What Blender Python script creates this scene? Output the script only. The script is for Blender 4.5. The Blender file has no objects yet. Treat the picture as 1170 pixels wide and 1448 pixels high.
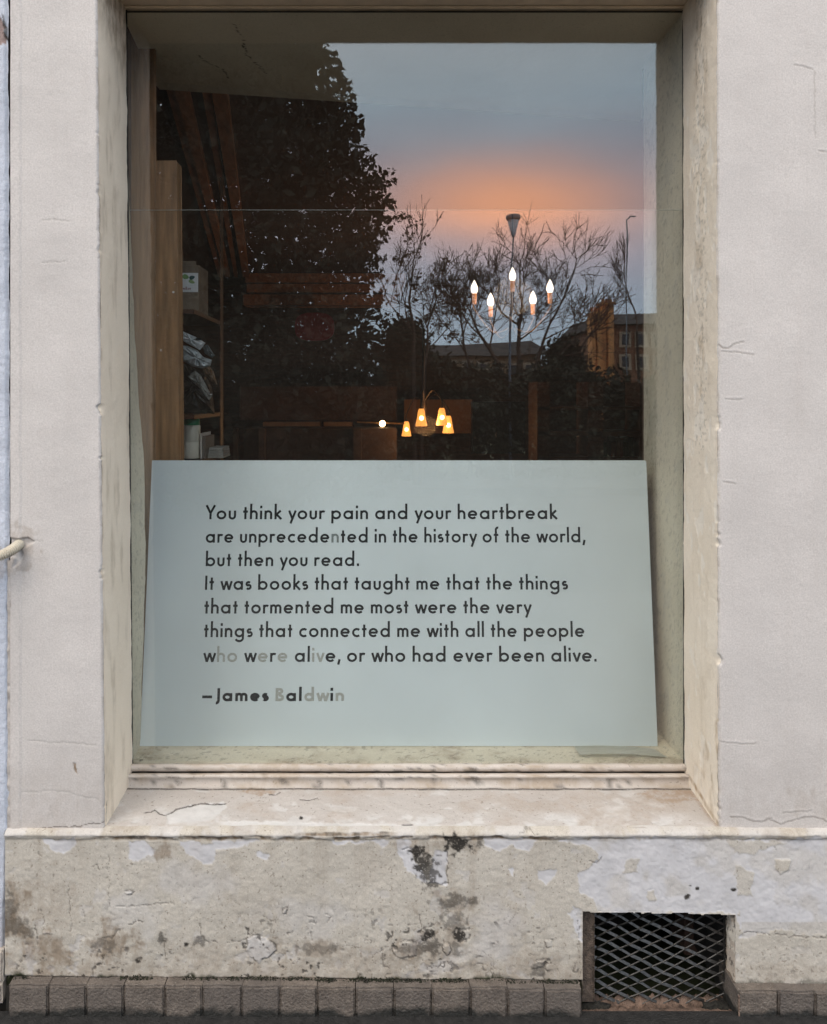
import bpy, bmesh, math, random
import numpy as np
from mathutils import Vector, Matrix

random.seed(7)
scene = bpy.context.scene
F = 1100.0; D = 1.8; CX = 541.0; CY = 559.0      # focal length in photo pixels, distance to the wall, vanishing point
S = F / D
ZC = 1.413                                        # camera height
GL = 0.203                                        # depth of the glass behind the wall face

# ------------------------------------------------------------------ camera
cam_data = bpy.data.cameras.new('camera'); cam = bpy.data.objects.new('camera', cam_data)
scene.collection.objects.link(cam); scene.camera = cam
cam.location = (0, -D, ZC); cam.rotation_euler = (math.radians(90), 0, 0)
cam_data.sensor_fit = 'VERTICAL'; cam_data.sensor_height = 36; cam_data.sensor_width = 36
cam_data.lens = 36 * F / 1448
cam_data.shift_x = (585 - CX) / 1448; cam_data.shift_y = (CY - 724) / 1448
cam_data.clip_start = 0.05; cam_data.clip_end = 3000

# ------------------------------------------------------------------ world
world = bpy.data.worlds.new('World'); scene.world = world; world.use_nodes = True
wt = world.node_tree; wt.nodes.clear()
def wn(t): return wt.nodes.new(t)
SUN_EL, SUN_AZ = math.radians(45), math.radians(-30)          # behind the camera, a little to its left
out = wn('ShaderNodeOutputWorld'); addb = wn('ShaderNodeAddShader')
sky = wn('ShaderNodeTexSky'); sky.sky_type = 'NISHITA'; sky.sun_disc = False
sky.sun_elevation = SUN_EL; sky.sun_rotation = math.pi - SUN_AZ
sky.dust_density = 3.0
b1 = wn('ShaderNodeBackground'); b1.inputs[1].default_value = 0.05
wt.links.new(sky.outputs[0], b1.inputs[0])
tc = wn('ShaderNodeTexCoord'); sep = wn('ShaderNodeSeparateXYZ'); wt.links.new(tc.outputs['Generated'], sep.inputs[0])
nz = wn('ShaderNodeTexNoise'); nz.inputs['Scale'].default_value = 3.0; nz.inputs['Detail'].default_value = 7
mp = wn('ShaderNodeMapping'); mp.inputs['Scale'].default_value = (1, 1, 3.5)
wt.links.new(tc.outputs['Generated'], mp.inputs[0]); wt.links.new(mp.outputs[0], nz.inputs['Vector'])
def wmath(op, a, b=None):
    m = wn('ShaderNodeMath'); m.operation = op
    for i, v in enumerate((a, b)):
        if v is None: continue
        if isinstance(v, (int, float)): m.inputs[i].default_value = v
        else: wt.links.new(v, m.inputs[i])
    return m.outputs[0]
jit = wmath('MULTIPLY', wmath('SUBTRACT', nz.outputs['Fac'], 0.5), 0.10)
zz = wmath('ADD', sep.outputs[2], jit)
rmp = wn('ShaderNodeValToRGB'); wt.links.new(zz, rmp.inputs[0])
cr = rmp.color_ramp
stops = [(0.0, (1.35, 1.55, 1.80)), (0.09, (1.28, 1.66, 2.08)), (0.16, (1.45, 1.52, 1.85)), (0.25, (1.50, 1.58, 1.92)),
         (0.36, (1.50, 1.90, 2.20)), (0.55, (1.75, 1.78, 1.80)), (1.0, (2.3, 2.15, 2.0))]
cr.elements[0].position = 0; cr.elements[1].position = 1
for p_, c_ in stops[1:-1]:
    cr.elements.new(p_)
for e, (p_, c_) in zip(cr.elements, stops): e.position = p_; e.color = (*[c / 3 for c in c_], 1)
# sunset glow in the cloud low over the roofs opposite
gx, gz = 179 / 1100, (559 - 288) / 1100
nrm = math.sqrt(gx * gx + 1 + gz * gz)
az = wmath('DIVIDE', sep.outputs[0], wmath('MAXIMUM', wmath('MULTIPLY', sep.outputs[1], -1), 0.05))
el = wmath('DIVIDE', sep.outputs[2], wmath('MAXIMUM', wmath('MULTIPLY', sep.outputs[1], -1), 0.05))
dx = wmath('DIVIDE', wmath('SUBTRACT', az, gx), 0.145)
dz0 = wmath('SUBTRACT', wmath('ADD', el, wmath('MULTIPLY', jit, 0.35)), gz)
dz = wmath('ADD', wmath('DIVIDE', wmath('MAXIMUM', dz0, 0), 0.052), wmath('DIVIDE', wmath('MINIMUM', dz0, 0), 0.046))
r2 = wmath('ADD', wmath('MULTIPLY', dx, dx), wmath('MULTIPLY', dz, dz))
gl = wmath('POWER', 2.718, wmath('MULTIPLY', r2, -0.8))
front = wmath('GREATER_THAN', wmath('MULTIPLY', sep.outputs[1], -1), 0.05)
gl = wmath('MULTIPLY', gl, front)
gcol = wn('ShaderNodeMix'); gcol.data_type = 'RGBA'; gcol.blend_type = 'MIX'
wt.links.new(gl, gcol.inputs[0]); gcol.inputs[7].default_value = (4.9 / 3, 2.15 / 3, 1.15 / 3, 1)
wt.links.new(rmp.outputs[0], gcol.inputs[6])
cl = wmath('ADD', 0.76, wmath('MULTIPLY', nz.outputs['Fac'], 0.48))
b2 = wn('ShaderNodeBackground'); wt.links.new(gcol.outputs[2], b2.inputs[0]); wt.links.new(wmath('MULTIPLY', cl, 3.0), b2.inputs[1])
wt.links.new(b1.outputs[0], addb.inputs[0]); wt.links.new(b2.outputs[0], addb.inputs[1]); wt.links.new(addb.outputs[0], out.inputs[0])

# ------------------------------------------------------------------ sun behind cloud
sd = bpy.data.lights.new('sun', 'SUN'); so = bpy.data.objects.new('sun', sd); scene.collection.objects.link(so)
sd.energy = 1.6; sd.angle = math.radians(38); sd.color = (1.0, 0.90, 0.78)
sdir = Vector((math.sin(SUN_AZ) * math.cos(SUN_EL), -math.cos(SUN_AZ) * math.cos(SUN_EL), math.sin(SUN_EL)))
so.rotation_euler = (-sdir).to_track_quat('-Z', 'Y').to_euler()
so.location = sdir * 30

scene.view_settings.view_transform = 'Standard'; scene.view_settings.look = 'None'
scene.view_settings.exposure = 0.0; scene.view_settings.gamma = 1.0; scene.view_settings.use_curve_mapping = False
scene.render.engine = 'CYCLES'
scene.cycles.max_bounces = 10; scene.cycles.transparent_max_bounces = 16
scene.cycles.sample_clamp_indirect = 8
scene.cycles.caustics_reflective = False; scene.cycles.caustics_refractive = False

# ------------------------------------------------------------------ helpers
C = scene.collection
def P(px, py, dep): return Vector(((px - CX) / F * dep, dep - D, ZC - (py - CY) / F * dep))
def W(u, v, y=0.0): return Vector(((u - CX) / S, y, ZC - (v - CY) / S))
def R(px, py, dep):                                  # where the thing stands whose mirror image shows at px, py
    p = P(px, py, dep); return Vector((p.x, 2 * GL - p.y, p.z))
def tag(o, label=None, cat=None, group=None, kind=None):
    if label: o['label'] = label
    if cat: o['category'] = cat
    if group: o['group'] = group
    if kind: o['kind'] = kind
    return o
def empty(name, loc=(0, 0, 0), parent=None):
    o = bpy.data.objects.new(name, None); C.objects.link(o); o.location = loc; o.empty_display_size = 0.1
    if parent: o.parent = parent
    return o
def mesh_obj(name, me, mat, parent=None, smooth=False):
    o = bpy.data.objects.new(name, me); C.objects.link(o)
    if mat is not None: me.materials.append(mat)
    if smooth: me.polygons.foreach_set('use_smooth', [True] * len(me.polygons))
    if parent is not None:
        o.parent = parent
        bpy.context.view_layer.update()
        o.matrix_parent_inverse = parent.matrix_world.inverted()
    return o
def obj(name, bm, mat, parent=None, smooth=False):
    me = bpy.data.meshes.new(name); bm.to_mesh(me); bm.free()
    return mesh_obj(name, me, mat, parent, smooth)
def pydata(name, verts, faces, mat, parent=None, smooth=False):
    me = bpy.data.meshes.new(name); me.from_pydata([tuple(v) for v in verts], [], faces); me.update()
    return mesh_obj(name, me, mat, parent, smooth)
def np_mesh(name, V, Q, mat, parent=None, smooth=False):
    me = bpy.data.meshes.new(name); n = Q.shape[1]
    me.vertices.add(len(V)); me.vertices.foreach_set('co', np.asarray(V, np.float32).ravel())
    me.loops.add(Q.size); me.loops.foreach_set('vertex_index', Q.astype(np.int32).ravel())
    me.polygons.add(len(Q)); me.polygons.foreach_set('loop_start', np.arange(0, Q.size, n, dtype=np.int32))
    me.polygons.foreach_set('loop_total', np.full(len(Q), n, np.int32))
    me.update(calc_edges=True); me.validate()
    return mesh_obj(name, me, mat, parent, smooth)
def box(bm, lo, hi, bevel=0.0, rot=None):
    r = bmesh.ops.create_cube(bm, size=1.0); vs = r['verts']
    lo, hi = Vector(lo), Vector(hi); c = (lo + hi) / 2; s = hi - lo
    for v in vs: v.co = Vector((v.co.x * s.x, v.co.y * s.y, v.co.z * s.z))
    if bevel > 0:
        es = list({e for v in vs for e in v.link_edges})
        rb = bmesh.ops.bevel(bm, geom=es, offset=bevel, segments=2, affect='EDGES', profile=0.5)
        vs = list({v for f in rb['faces'] for v in f.verts} | {v for v in vs if v.is_valid})
    for v in vs:
        if rot is not None: v.co = rot @ v.co
        v.co += c
    return vs
def tube(bm, pts, radii, seg=8, cap=True):
    pts = [Vector(p) for p in pts]
    if isinstance(radii, (int, float)): radii = [radii] * len(pts)
    rings = []; up = None
    for i, p in enumerate(pts):
        t = (pts[min(i + 1, len(pts) - 1)] - pts[max(i - 1, 0)]).normalized()
        if up is None: up = t.orthogonal().normalized()
        up = (up - t * up.dot(t))
        up = up.normalized() if up.length > 1e-6 else t.orthogonal().normalized()
        b = t.cross(up)
        rings.append([bm.verts.new(p + (up * math.cos(a) + b * math.sin(a)) * radii[i]) for a in [2 * math.pi * k / seg for k in range(seg)]])
    for r0, r1 in zip(rings, rings[1:]):
        for k in range(seg): bm.faces.new((r0[k], r0[(k + 1) % seg], r1[(k + 1) % seg], r1[k]))
    if cap: bm.faces.new(rings[0][::-1]); bm.faces.new(rings[-1])
def lathe(bm, prof, seg=20, loc=(0, 0, 0), mat=None):
    loc = Vector(loc); rings = []
    for r, z in prof:
        rings.append([bm.verts.new((mat @ Vector((r * math.cos(a), r * math.sin(a), z)) if mat else Vector((r * math.cos(a), r * math.sin(a), z))) + loc)
                      for a in [2 * math.pi * k / seg for k in range(seg)]])
    for r0, r1 in zip(rings, rings[1:]):
        for k in range(seg): bm.faces.new((r0[k], r0[(k + 1) % seg], r1[(k + 1) % seg], r1[k]))
    bm.faces.new(rings[0][::-1]); bm.faces.new(rings[-1])
def boxo(name, lo, hi, mat, parent=None, bevel=0.0, rot=None, smooth=False):
    bm = bmesh.new(); box(bm, lo, hi, bevel, rot); return obj(name, bm, mat, parent, smooth)

# numpy noise ---------------------------------------------------------------
def vnoise(x, y, seed=0):
    rs = np.random.RandomState(seed); T = rs.rand(256, 256).astype(np.float32)
    xi = np.floor(x).astype(int); yi = np.floor(y).astype(int); fx = x - xi; fy = y - yi
    fx = fx * fx * (3 - 2 * fx); fy = fy * fy * (3 - 2 * fy)
    a = T[xi & 255, yi & 255]; b = T[(xi + 1) & 255, yi & 255]; c = T[xi & 255, (yi + 1) & 255]; d = T[(xi + 1) & 255, (yi + 1) & 255]
    return (a * (1 - fx) + b * fx) * (1 - fy) + (c * (1 - fx) + d * fx) * fy
def fbm(x, y, scale, seed=0, octv=4):                # -1..1
    s = 0; amp = 1; tot = 0
    for o in range(octv):
        s = s + amp * (vnoise(x / scale * 2 ** o + 17 * o, y / scale * 2 ** o + 31 * o, seed + o) * 2 - 1); tot += amp; amp *= 0.5
    return s / tot * 1.6
def sstep(a, b, x): t = np.clip((x - a) / (b - a), 0, 1); return t * t * (3 - 2 * t)
def blob(U, V, cx, cy, rx, ry, rough=0.6, sc=6, seed=1, soft=0.15):
    d = 1 - np.sqrt(((U - cx) / rx) ** 2 + ((V - cy) / ry) ** 2)
    return sstep(-soft, soft, d + rough * fbm(U, V, sc, seed, 4))
def sdpoly(U, V, pts):                                # signed distance, + inside
    d = np.full(U.shape, 1e9); ins = np.zeros(U.shape, bool); n = len(pts)
    for i in range(n):
        ax, ay = pts[i]; bx, by = pts[(i + 1) % n]; ex, ey = bx - ax, by - ay
        wx, wy = U - ax, V - ay; t = np.clip((wx * ex + wy * ey) / (ex * ex + ey * ey + 1e-9), 0, 1)
        d = np.minimum(d, np.hypot(wx - ex * t, wy - ey * t))
        c = ((ay > V) != (by > V)) & (U < (bx - ax) * (V - ay) / ((by - ay) if by != ay else 1e-9) + ax)
        ins ^= c
    return np.where(ins, d, -d)
def sdline(U, V, pts):
    d = np.full(U.shape, 1e9)
    for (ax, ay), (bx, by) in zip(pts, pts[1:]):
        ex, ey = bx - ax, by - ay; wx, wy = U - ax, V - ay
        t = np.clip((wx * ex + wy * ey) / (ex * ex + ey * ey + 1e-9), 0, 1)
        d = np.minimum(d, np.hypot(wx - ex * t, wy - ey * t))
    return d
def crack(U, V, pts, w=1.0, amp=1.5, seed=3):
    Uw = U + amp * fbm(U, V, 7, seed, 3); Vw = V + amp * fbm(U, V, 7, seed + 9, 3)
    return 1 - sstep(w * 0.4, w * 1.3, sdline(Uw, Vw, pts))
def patch(U, V, pts, amp=2.0, soft=0.8, seed=5, sc=9):
    Uw = U + amp * fbm(U, V, sc, seed, 4); Vw = V + amp * fbm(U, V, sc, seed + 9, 4)
    return sstep(-soft, soft, sdpoly(Uw, Vw, pts))

def sheet(name, X, Y, Z, mat, wear=None, parent=None, keep=None):
    """one relief surface from 2-D arrays of points; wear = 4 arrays (bare, stain, mould, moss)"""
    nr, nc = X.shape
    V = np.stack([X, Y, Z], -1).reshape(-1, 3)
    idx = np.arange(nr * nc).reshape(nr, nc)
    Q = np.stack([idx[:-1, :-1], idx[1:, :-1], idx[1:, 1:], idx[:-1, 1:]], -1).reshape(-1, 4)
    if keep is not None: Q = Q[keep.reshape(-1)]
    o = np_mesh(name, V, Q, mat, parent, smooth=True)
    if wear is not None and len(o.data.vertices) == len(V):
        at = o.data.color_attributes.new('wear', 'FLOAT_COLOR', 'POINT')
        arr = np.stack([np.clip(np.broadcast_to(w, X.shape), 0, 1) for w in wear], -1).astype(np.float32).reshape(-1)
        at.data.foreach_set('color', arr)
    return o

# ------------------------------------------------------------------ materials
def new_mat(name):
    m = bpy.data.materials.new(name); m.use_nodes = True
    return m, m.node_tree, m.node_tree.nodes['Principled BSDF']
def simple(name, col, rough=0.7, var=0.15, scale=30, bump=0.0, metal=0.0, spec=0.5, stretch=None, emit=None, estr=0, bscale=None):
    m, t, b = new_mat(name); N = t.nodes; L = t.links
    b.inputs['Roughness'].default_value = rough; b.inputs['Metallic'].default_value = metal
    b.inputs['Specular IOR Level'].default_value = spec
    tcn = N.new('ShaderNodeTexCoord'); mpn = N.new('ShaderNodeMapping'); L.new(tcn.outputs['Object'], mpn.inputs[0])
    if stretch: mpn.inputs['Scale'].default_value = stretch
    n = N.new('ShaderNodeTexNoise'); n.inputs['Scale'].default_value = scale; n.inputs['Detail'].default_value = 6
    L.new(mpn.outputs[0], n.inputs['Vector'])
    rp = N.new('ShaderNodeValToRGB'); L.new(n.outputs['Fac'], rp.inputs[0])
    rp.color_ramp.elements[0].position = 0.3; rp.color_ramp.elements[1].position = 0.7
    rp.color_ramp.elements[0].color = (*[c * (1 - var) for c in col], 1); rp.color_ramp.elements[1].color = (*[min(1, c * (1 + var)) for c in col], 1)
    L.new(rp.outputs[0], b.inputs['Base Color'])
    if bump:
        n2 = N.new('ShaderNodeTexNoise'); n2.inputs['Scale'].default_value = bscale or scale * 4; n2.inputs['Detail'].default_value = 5
        L.new(mpn.outputs[0], n2.inputs['Vector'])
        bp = N.new('ShaderNodeBump'); bp.inputs['Strength'].default_value = 1; bp.inputs['Distance'].default_value = bump
        L.new(n2.outputs['Fac'], bp.inputs['Height']); L.new(bp.outputs[0], b.inputs['Normal'])
    if emit: b.inputs['Emission Color'].default_value = (*emit, 1); b.inputs['Emission Strength'].default_value = estr
    return m
def paint(name, base, base2, bare, stain=(0.22, 0.15, 0.09), mould=(0.035, 0.03, 0.025), moss=(0.03, 0.035, 0.012),
          grain=0.10, bump=0.0012, rough=0.75, vstreak=0.0, speck=0.0):
    """weathered masonry paint: the vertex attribute 'wear' says where the coat is gone, stained, mouldy or mossy"""
    m, t, b = new_mat(name); N = t.nodes; L = t.links
    b.inputs['Roughness'].default_value = rough; b.inputs['Specular IOR Level'].default_value = 0.3
    tcn = N.new('ShaderNodeTexCoord')
    def noise(sc, det=5, stretch=None, rg=0.55):
        n = N.new('ShaderNodeTexNoise'); n.inputs['Scale'].default_value = sc; n.inputs['Detail'].default_value = det
        n.inputs['Roughness'].default_value = rg
        if stretch:
            mpn = N.new('ShaderNodeMapping'); mpn.inputs['Scale'].default_value = stretch
            L.new(tcn.outputs['Object'], mpn.inputs[0]); L.new(mpn.outputs[0], n.inputs['Vector'])
        else: L.new(tcn.outputs['Object'], n.inputs['Vector'])
        return n.outputs['Fac']
    def ramp(f, a, c):
        r = N.new('ShaderNodeMapRange'); L.new(f, r.inputs[0]); r.inputs[1].default_value = a; r.inputs[2].default_value = c; return r.outputs[0]
    def mix(f, a, c, mode='MIX'):
        x = N.new('ShaderNodeMix'); x.data_type = 'RGBA'; x.blend_type = mode
        for s_, v_ in ((0, f), (6, a), (7, c)):
            if isinstance(v_, (int, float)): x.inputs[s_].default_value = v_
            elif isinstance(v_, tuple): x.inputs[s_].default_value = (*v_, 1)
            else: L.new(v_, x.inputs[s_])
        return x.outputs[2]
    def mul(a, c):
        x = N.new('ShaderNodeMath'); x.operation = 'MULTIPLY'
        for i, v_ in enumerate((a, c)):
            if isinstance(v_, (int, float)): x.inputs[i].default_value = v_
            else: L.new(v_, x.inputs[i])
        return x.outputs[0]
    at = N.new('ShaderNodeAttribute'); at.attribute_name = 'wear'
    sp = N.new('ShaderNodeSeparateColor'); L.new(at.outputs['Color'], sp.inputs[0])
    c = mix(ramp(noise(5, 6), 0.35, 0.68), base, base2)
    c = mix(mul(ramp(noise(260, 3), 0.35, 0.75), grain * 2), c, tuple(x * 0.55 for x in base))
    c = mix(mul(ramp(noise(420, 2), 0.55, 0.75), grain), c, (0.85, 0.84, 0.82))
    if vstreak: c = mix(mul(ramp(noise(40, 4, (1, 1, 0.08)), 0.52, 0.75), vstreak), c, stain)
    if speck: c = mix(mul(ramp(noise(150, 2, None, 0.3), 0.68, 0.72), speck), c, (0.16, 0.13, 0.10))
    cb = mix(ramp(noise(22, 6), 0.35, 0.7), bare, tuple(x * 0.86 for x in bare))
    c = mix(sp.outputs[0], c, cb)
    c = mix(mul(sp.outputs[1], ramp(noise(55, 6, (1, 1, 0.5)), 0.25, 0.6)), c, stain)
    c = mix(mul(sp.outputs[2], ramp(noise(190, 5), 0.26, 0.44)), c, mould)
    c = mix(mul(at.outputs['Alpha'], ramp(noise(130, 5), 0.25, 0.45)), c, mix(ramp(noise(60, 4), 0.4, 0.65), tuple(x * 0.45 for x in moss), moss))
    L.new(c, b.inputs['Base Color'])
    h = noise(90, 6); h2 = noise(420, 4)
    ad = N.new('ShaderNodeMath'); ad.operation = 'ADD'; L.new(h, ad.inputs[0]); L.new(mul(h2, 0.5), ad.inputs[1])
    bp = N.new('ShaderNodeBump'); bp.inputs['Distance'].default_value = bump; bp.inputs['Strength'].default_value = 0.8
    L.new(ad.outputs[0], bp.inputs['Height']); L.new(bp.outputs[0], b.inputs['Normal'])
    return m
def glass_mat(name, r0, tint=(1, 1, 1), wave=.0003, dust=.0045):
    m = bpy.data.materials.new(name); m.use_nodes = True; t = m.node_tree; N = t.nodes; L = t.links; N.clear()
    o = N.new('ShaderNodeOutputMaterial'); mx = N.new('ShaderNodeMixShader'); tr = N.new('ShaderNodeBsdfTransparent'); gl_ = N.new('ShaderNodeBsdfGlossy')
    gl_.inputs['Roughness'].default_value = 0.0; tr.inputs[0].default_value = (*tint, 1)
    g = N.new('ShaderNodeNewGeometry'); dt = N.new('ShaderNodeVectorMath'); dt.operation = 'DOT_PRODUCT'
    L.new(g.outputs['Normal'], dt.inputs[0]); L.new(g.outputs['Incoming'], dt.inputs[1])
    def mm(op, a, c=None):
        x = N.new('ShaderNodeMath'); x.operation = op
        for i, v_ in enumerate((a, c)):
            if v_ is None: continue
            if isinstance(v_, (int, float)): x.inputs[i].default_value = v_
            else: L.new(v_, x.inputs[i])
        return x.outputs[0]
    f = mm('ADD', r0, mm('MULTIPLY', mm('POWER', mm('SUBTRACT', 1.0, mm('ABSOLUTE', dt.outputs['Value'])), 5.0), 1 - r0))
    tcn = N.new('ShaderNodeTexCoord'); nw = N.new('ShaderNodeTexNoise'); nw.inputs['Scale'].default_value = 5; nw.inputs['Detail'].default_value = 1
    L.new(tcn.outputs['Object'], nw.inputs['Vector']); bw = N.new('ShaderNodeBump'); bw.inputs['Distance'].default_value = wave; L.new(nw.outputs['Fac'], bw.inputs['Height']); L.new(bw.outputs[0], gl_.inputs['Normal'])
    L.new(f, mx.inputs[0]); L.new(tr.outputs[0], mx.inputs[1]); L.new(gl_.outputs[0], mx.inputs[2])
    nd = N.new('ShaderNodeTexNoise'); nd.inputs['Scale'].default_value = 2.2; nd.inputs['Detail'].default_value = 6; L.new(tcn.outputs['Object'], nd.inputs['Vector'])
    mr_ = N.new('ShaderNodeMapRange'); L.new(nd.outputs['Fac'], mr_.inputs[0]); mr_.inputs[1].default_value = .3; mr_.inputs[2].default_value = .75; mr_.inputs[3].default_value = dust * .5; mr_.inputs[4].default_value = dust * 1.6
    df = N.new('ShaderNodeBsdfDiffuse'); df.inputs[0].default_value = (.75, .66, .56, 1); m2_ = N.new('ShaderNodeMixShader')
    L.new(mr_.outputs[0], m2_.inputs[0]); L.new(mx.outputs[0], m2_.inputs[1]); L.new(df.outputs[0], m2_.inputs[2]); L.new(m2_.outputs[0], o.inputs[0])
    return m

M = {}
M['wall'] = paint('wall_paint', (0.615, 0.572, 0.54), (0.54, 0.503, 0.475), (0.66, 0.65, 0.65), bump=0.0007, grain=0.24, vstreak=0.05)
M['jamb_left'] = paint('left_jamb_paint', (0.84, 0.73, 0.59), (0.78, 0.67, 0.53), (0.66, 0.62, 0.56), bump=0.0010, grain=0.08)
M['jamb_right'] = paint('right_jamb_paint', (0.86, 0.76, 0.63), (0.80, 0.69, 0.55), (0.88, 0.81, 0.71), bump=0.0014, grain=0.14, stain=(0.42, 0.31, 0.20), vstreak=0.18)
M['sill'] = paint('sill_paint', (0.50, 0.462, 0.43), (0.46, 0.415, 0.38), (0.60, 0.58, 0.56), bump=0.0018, grain=0.14, speck=0.5, stain=(0.36, 0.28, 0.215))
M['plinth'] = paint('plinth_paint', (0.52, 0.475, 0.41), (0.45, 0.41, 0.35), (0.56, 0.545, 0.55), bump=0.0006, grain=0.22, speck=0.5,
                    stain=(0.20, 0.145, 0.095), vstreak=0.22)
M['neighbour'] = paint('blue_white_render', (0.56, 0.59, 0.66), (0.50, 0.53, 0.60), (0.30, 0.22, 0.20), bump=0.004, grain=0.2)
M['wood_cream'] = paint('cream_wood_paint', (0.58, 0.525, 0.47), (0.51, 0.45, 0.395), (0.42, 0.34, 0.26), bump=0.0012, grain=0.10, speck=0.4, stain=(0.34, 0.25, 0.16))
M['wood_tan'] = simple('tan_wood_paint', (0.84, 0.68, 0.50), 0.6, 0.12, 20, 0.0005)
M['gap'] = simple('dark_gap', (0.02, 0.017, 0.014), 0.9)
M['reveal'] = paint('olive_plaster', (0.72, 0.66, 0.52), (0.64, 0.58, 0.45), (0.5, 0.48, 0.42), mould=(0.06, 0.055, 0.04), bump=0.0010, grain=0.2, speck=0.3)
M['post'] = simple('brown_wood', (0.27, 0.15, 0.070), 0.5, 0.32, 14, 0.0006, stretch=(6, 6, 0.5))
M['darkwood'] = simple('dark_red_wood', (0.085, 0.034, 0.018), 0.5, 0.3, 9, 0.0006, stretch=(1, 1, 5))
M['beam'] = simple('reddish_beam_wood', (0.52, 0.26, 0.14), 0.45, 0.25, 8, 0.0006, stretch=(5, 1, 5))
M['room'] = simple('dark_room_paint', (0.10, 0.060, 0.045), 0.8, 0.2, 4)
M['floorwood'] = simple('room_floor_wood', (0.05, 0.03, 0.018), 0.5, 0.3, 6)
M['glass'] = glass_mat('window_glass', 0.078, (0.985, 0.99, 0.985))
M['glass2'] = glass_mat('inner_glass', 0.030, (0.99, 0.995, 0.99), .0002, .002)
M['glassedge'] = simple('cut_glass_edge', (0.30, 0.32, 0.31), 0.3, 0.3, 60)
M['board'] = simple('pale_green_blue_board', (0.63, 0.705, 0.735), 0.85, 0.06, 3, 0.0001, bscale=500)
M['ink'] = simple('black_vinyl', (0.010, 0.013, 0.016), 0.9, 0.1, 60, spec=.05)
M['faded'] = simple('peeled_letter_residue', (0.36, 0.375, 0.35), 0.7, 0.16, 300)
M['fadedmid'] = simple('half_peeled_letter', (0.17, 0.20, 0.20), 0.7, 0.3, 400)
M['iron'] = simple('rusty_black_iron', (0.030, 0.028, 0.026), 0.35, 0.9, 120, 0.0006, metal=0.2)
M['black'] = simple('shaft_shade_black', (0.008, 0.007, 0.006), 0.9)  # darkness inside the vent shaft, put into the colour
M['foot_shade'] = simple('foot_shade_black', (0.016, 0.015, 0.014), 0.6, 0.5, 60, 0.003)  # near-black standing in for shade along the wall foot
M['pave'] = simple('worn_asphalt_pavement', (0.065, 0.062, 0.06), 0.6, 0.4, 90, 0.003)
M['road'] = simple('road_asphalt', (0.04, 0.04, 0.042), 0.8, 0.25, 50, 0.003)
M['kerb'] = simple('granite_kerb', (0.055, 0.053, 0.052), 0.8, 0.25, 90, 0.002)

# foundation stones: brown grey granite with a ragged wet black stain rising from the ground
def stone_mat():
    m, t, b = new_mat('foundation_stone'); N = t.nodes; L = t.links
    b.inputs['Roughness'].default_value = 0.7
    g = N.new('ShaderNodeNewGeometry'); oi = N.new('ShaderNodeObjectInfo')
    def noise(sc, det=5):
        n = N.new('ShaderNodeTexNoise'); n.inputs['Scale'].default_value = sc; n.inputs['Detail'].default_value = det; L.new(g.outputs['Position'], n.inputs['Vector']); return n.outputs['Fac']
    def mr(f, a, c, x=0.0, y=1.0):
        r = N.new('ShaderNodeMapRange'); L.new(f, r.inputs[0]); r.inputs[1].default_value = a; r.inputs[2].default_value = c; r.inputs[3].default_value = x; r.inputs[4].default_value = y; return r.outputs[0]
    def mix(f, a, c):
        x = N.new('ShaderNodeMix'); x.data_type = 'RGBA'
        for s_, v_ in ((0, f), (6, a), (7, c)):
            if isinstance(v_, (int, float)): x.inputs[s_].default_value = v_
            elif isinstance(v_, tuple): x.inputs[s_].default_value = (*v_, 1)
            else: L.new(v_, x.inputs[s_])
        return x.outputs[2]
    c = mix(mr(noise(28), 0.35, 0.68), (0.105, 0.085, 0.070), (0.185, 0.152, 0.124))
    c = mix(mr(noise(300, 3), 0.45, 0.75, 0, 0.65), c, (0.055, 0.045, 0.04))
    c = mix(mr(noise(240, 3), 0.62, 0.75, 0, 0.45), c, (0.42, 0.37, 0.32))
    c = mix(mr(oi.outputs['Random'], 0, 1, 0, 0.6), c, (0.10, 0.085, 0.075))
    s = N.new('ShaderNodeSeparateXYZ'); L.new(g.outputs['Position'], s.inputs[0])
    a = N.new('ShaderNodeMath'); a.operation = 'MULTIPLY_ADD'; L.new(noise(17, 6), a.inputs[0]); a.inputs[1].default_value = -0.060; L.new(s.outputs[2], a.inputs[2])
    c = mix(mr(a.outputs[0], -0.008, -0.021), c, (0.018, 0.017, 0.014))
    L.new(c, b.inputs['Base Color'])
    bp = N.new('ShaderNodeBump'); bp.inputs['Distance'].default_value = 0.004; L.new(noise(160, 6), bp.inputs['Height']); L.new(bp.outputs[0], b.inputs['Normal'])
    return m
M['stone'] = stone_mat()
M['mortar'] = simple('brown_mortar', (0.17, 0.115, 0.085), 0.85, 0.45, 60, 0.004)
M['mortar_light'] = simple('flaking_lime_mortar', (0.46, 0.39, 0.32), 0.85, 0.35, 45, 0.004)

# ------------------------------------------------------------------ ground (world outside)
def plane(name, x0, x1, y0, y1, z, mat, kind='structure', parent=None):
    o = pydata(name, [(x0, y0, z), (x1, y0, z), (x1, y1, z), (x0, y1, z)], [(0, 1, 2, 3)], mat, parent)
    if kind: o['kind'] = kind
    return o
M['soil'] = simple('park_soil_and_grass', (0.045, 0.055, 0.025), 0.9, 0.4, 2)
plane('ground', -600, 600, -1200, 60, -0.16, M['soil'])
plane('pavement', -30, 30, -3.4, -0.02, 0.0, M['pave'])
plane('foot_shade_strip', -30, 30, -.32, -.02, 0.004, M['foot_shade'])  # added dark strip, the shade below the stones put into its colour
plane('road', -60, 60, -9.6, -3.55, -0.12, M['road'])
for y0, y1 in ((-3.55, -3.40), (-9.75, -9.60)):
    k = boxo('kerb', (-30, y0, -0.16), (30, y1, 0.004), M['kerb'], None, 0.01); k['kind'] = 'structure'
plane('far_pavement', -60, 60, -11.4, -9.75, 0.0, M['pave'])

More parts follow.
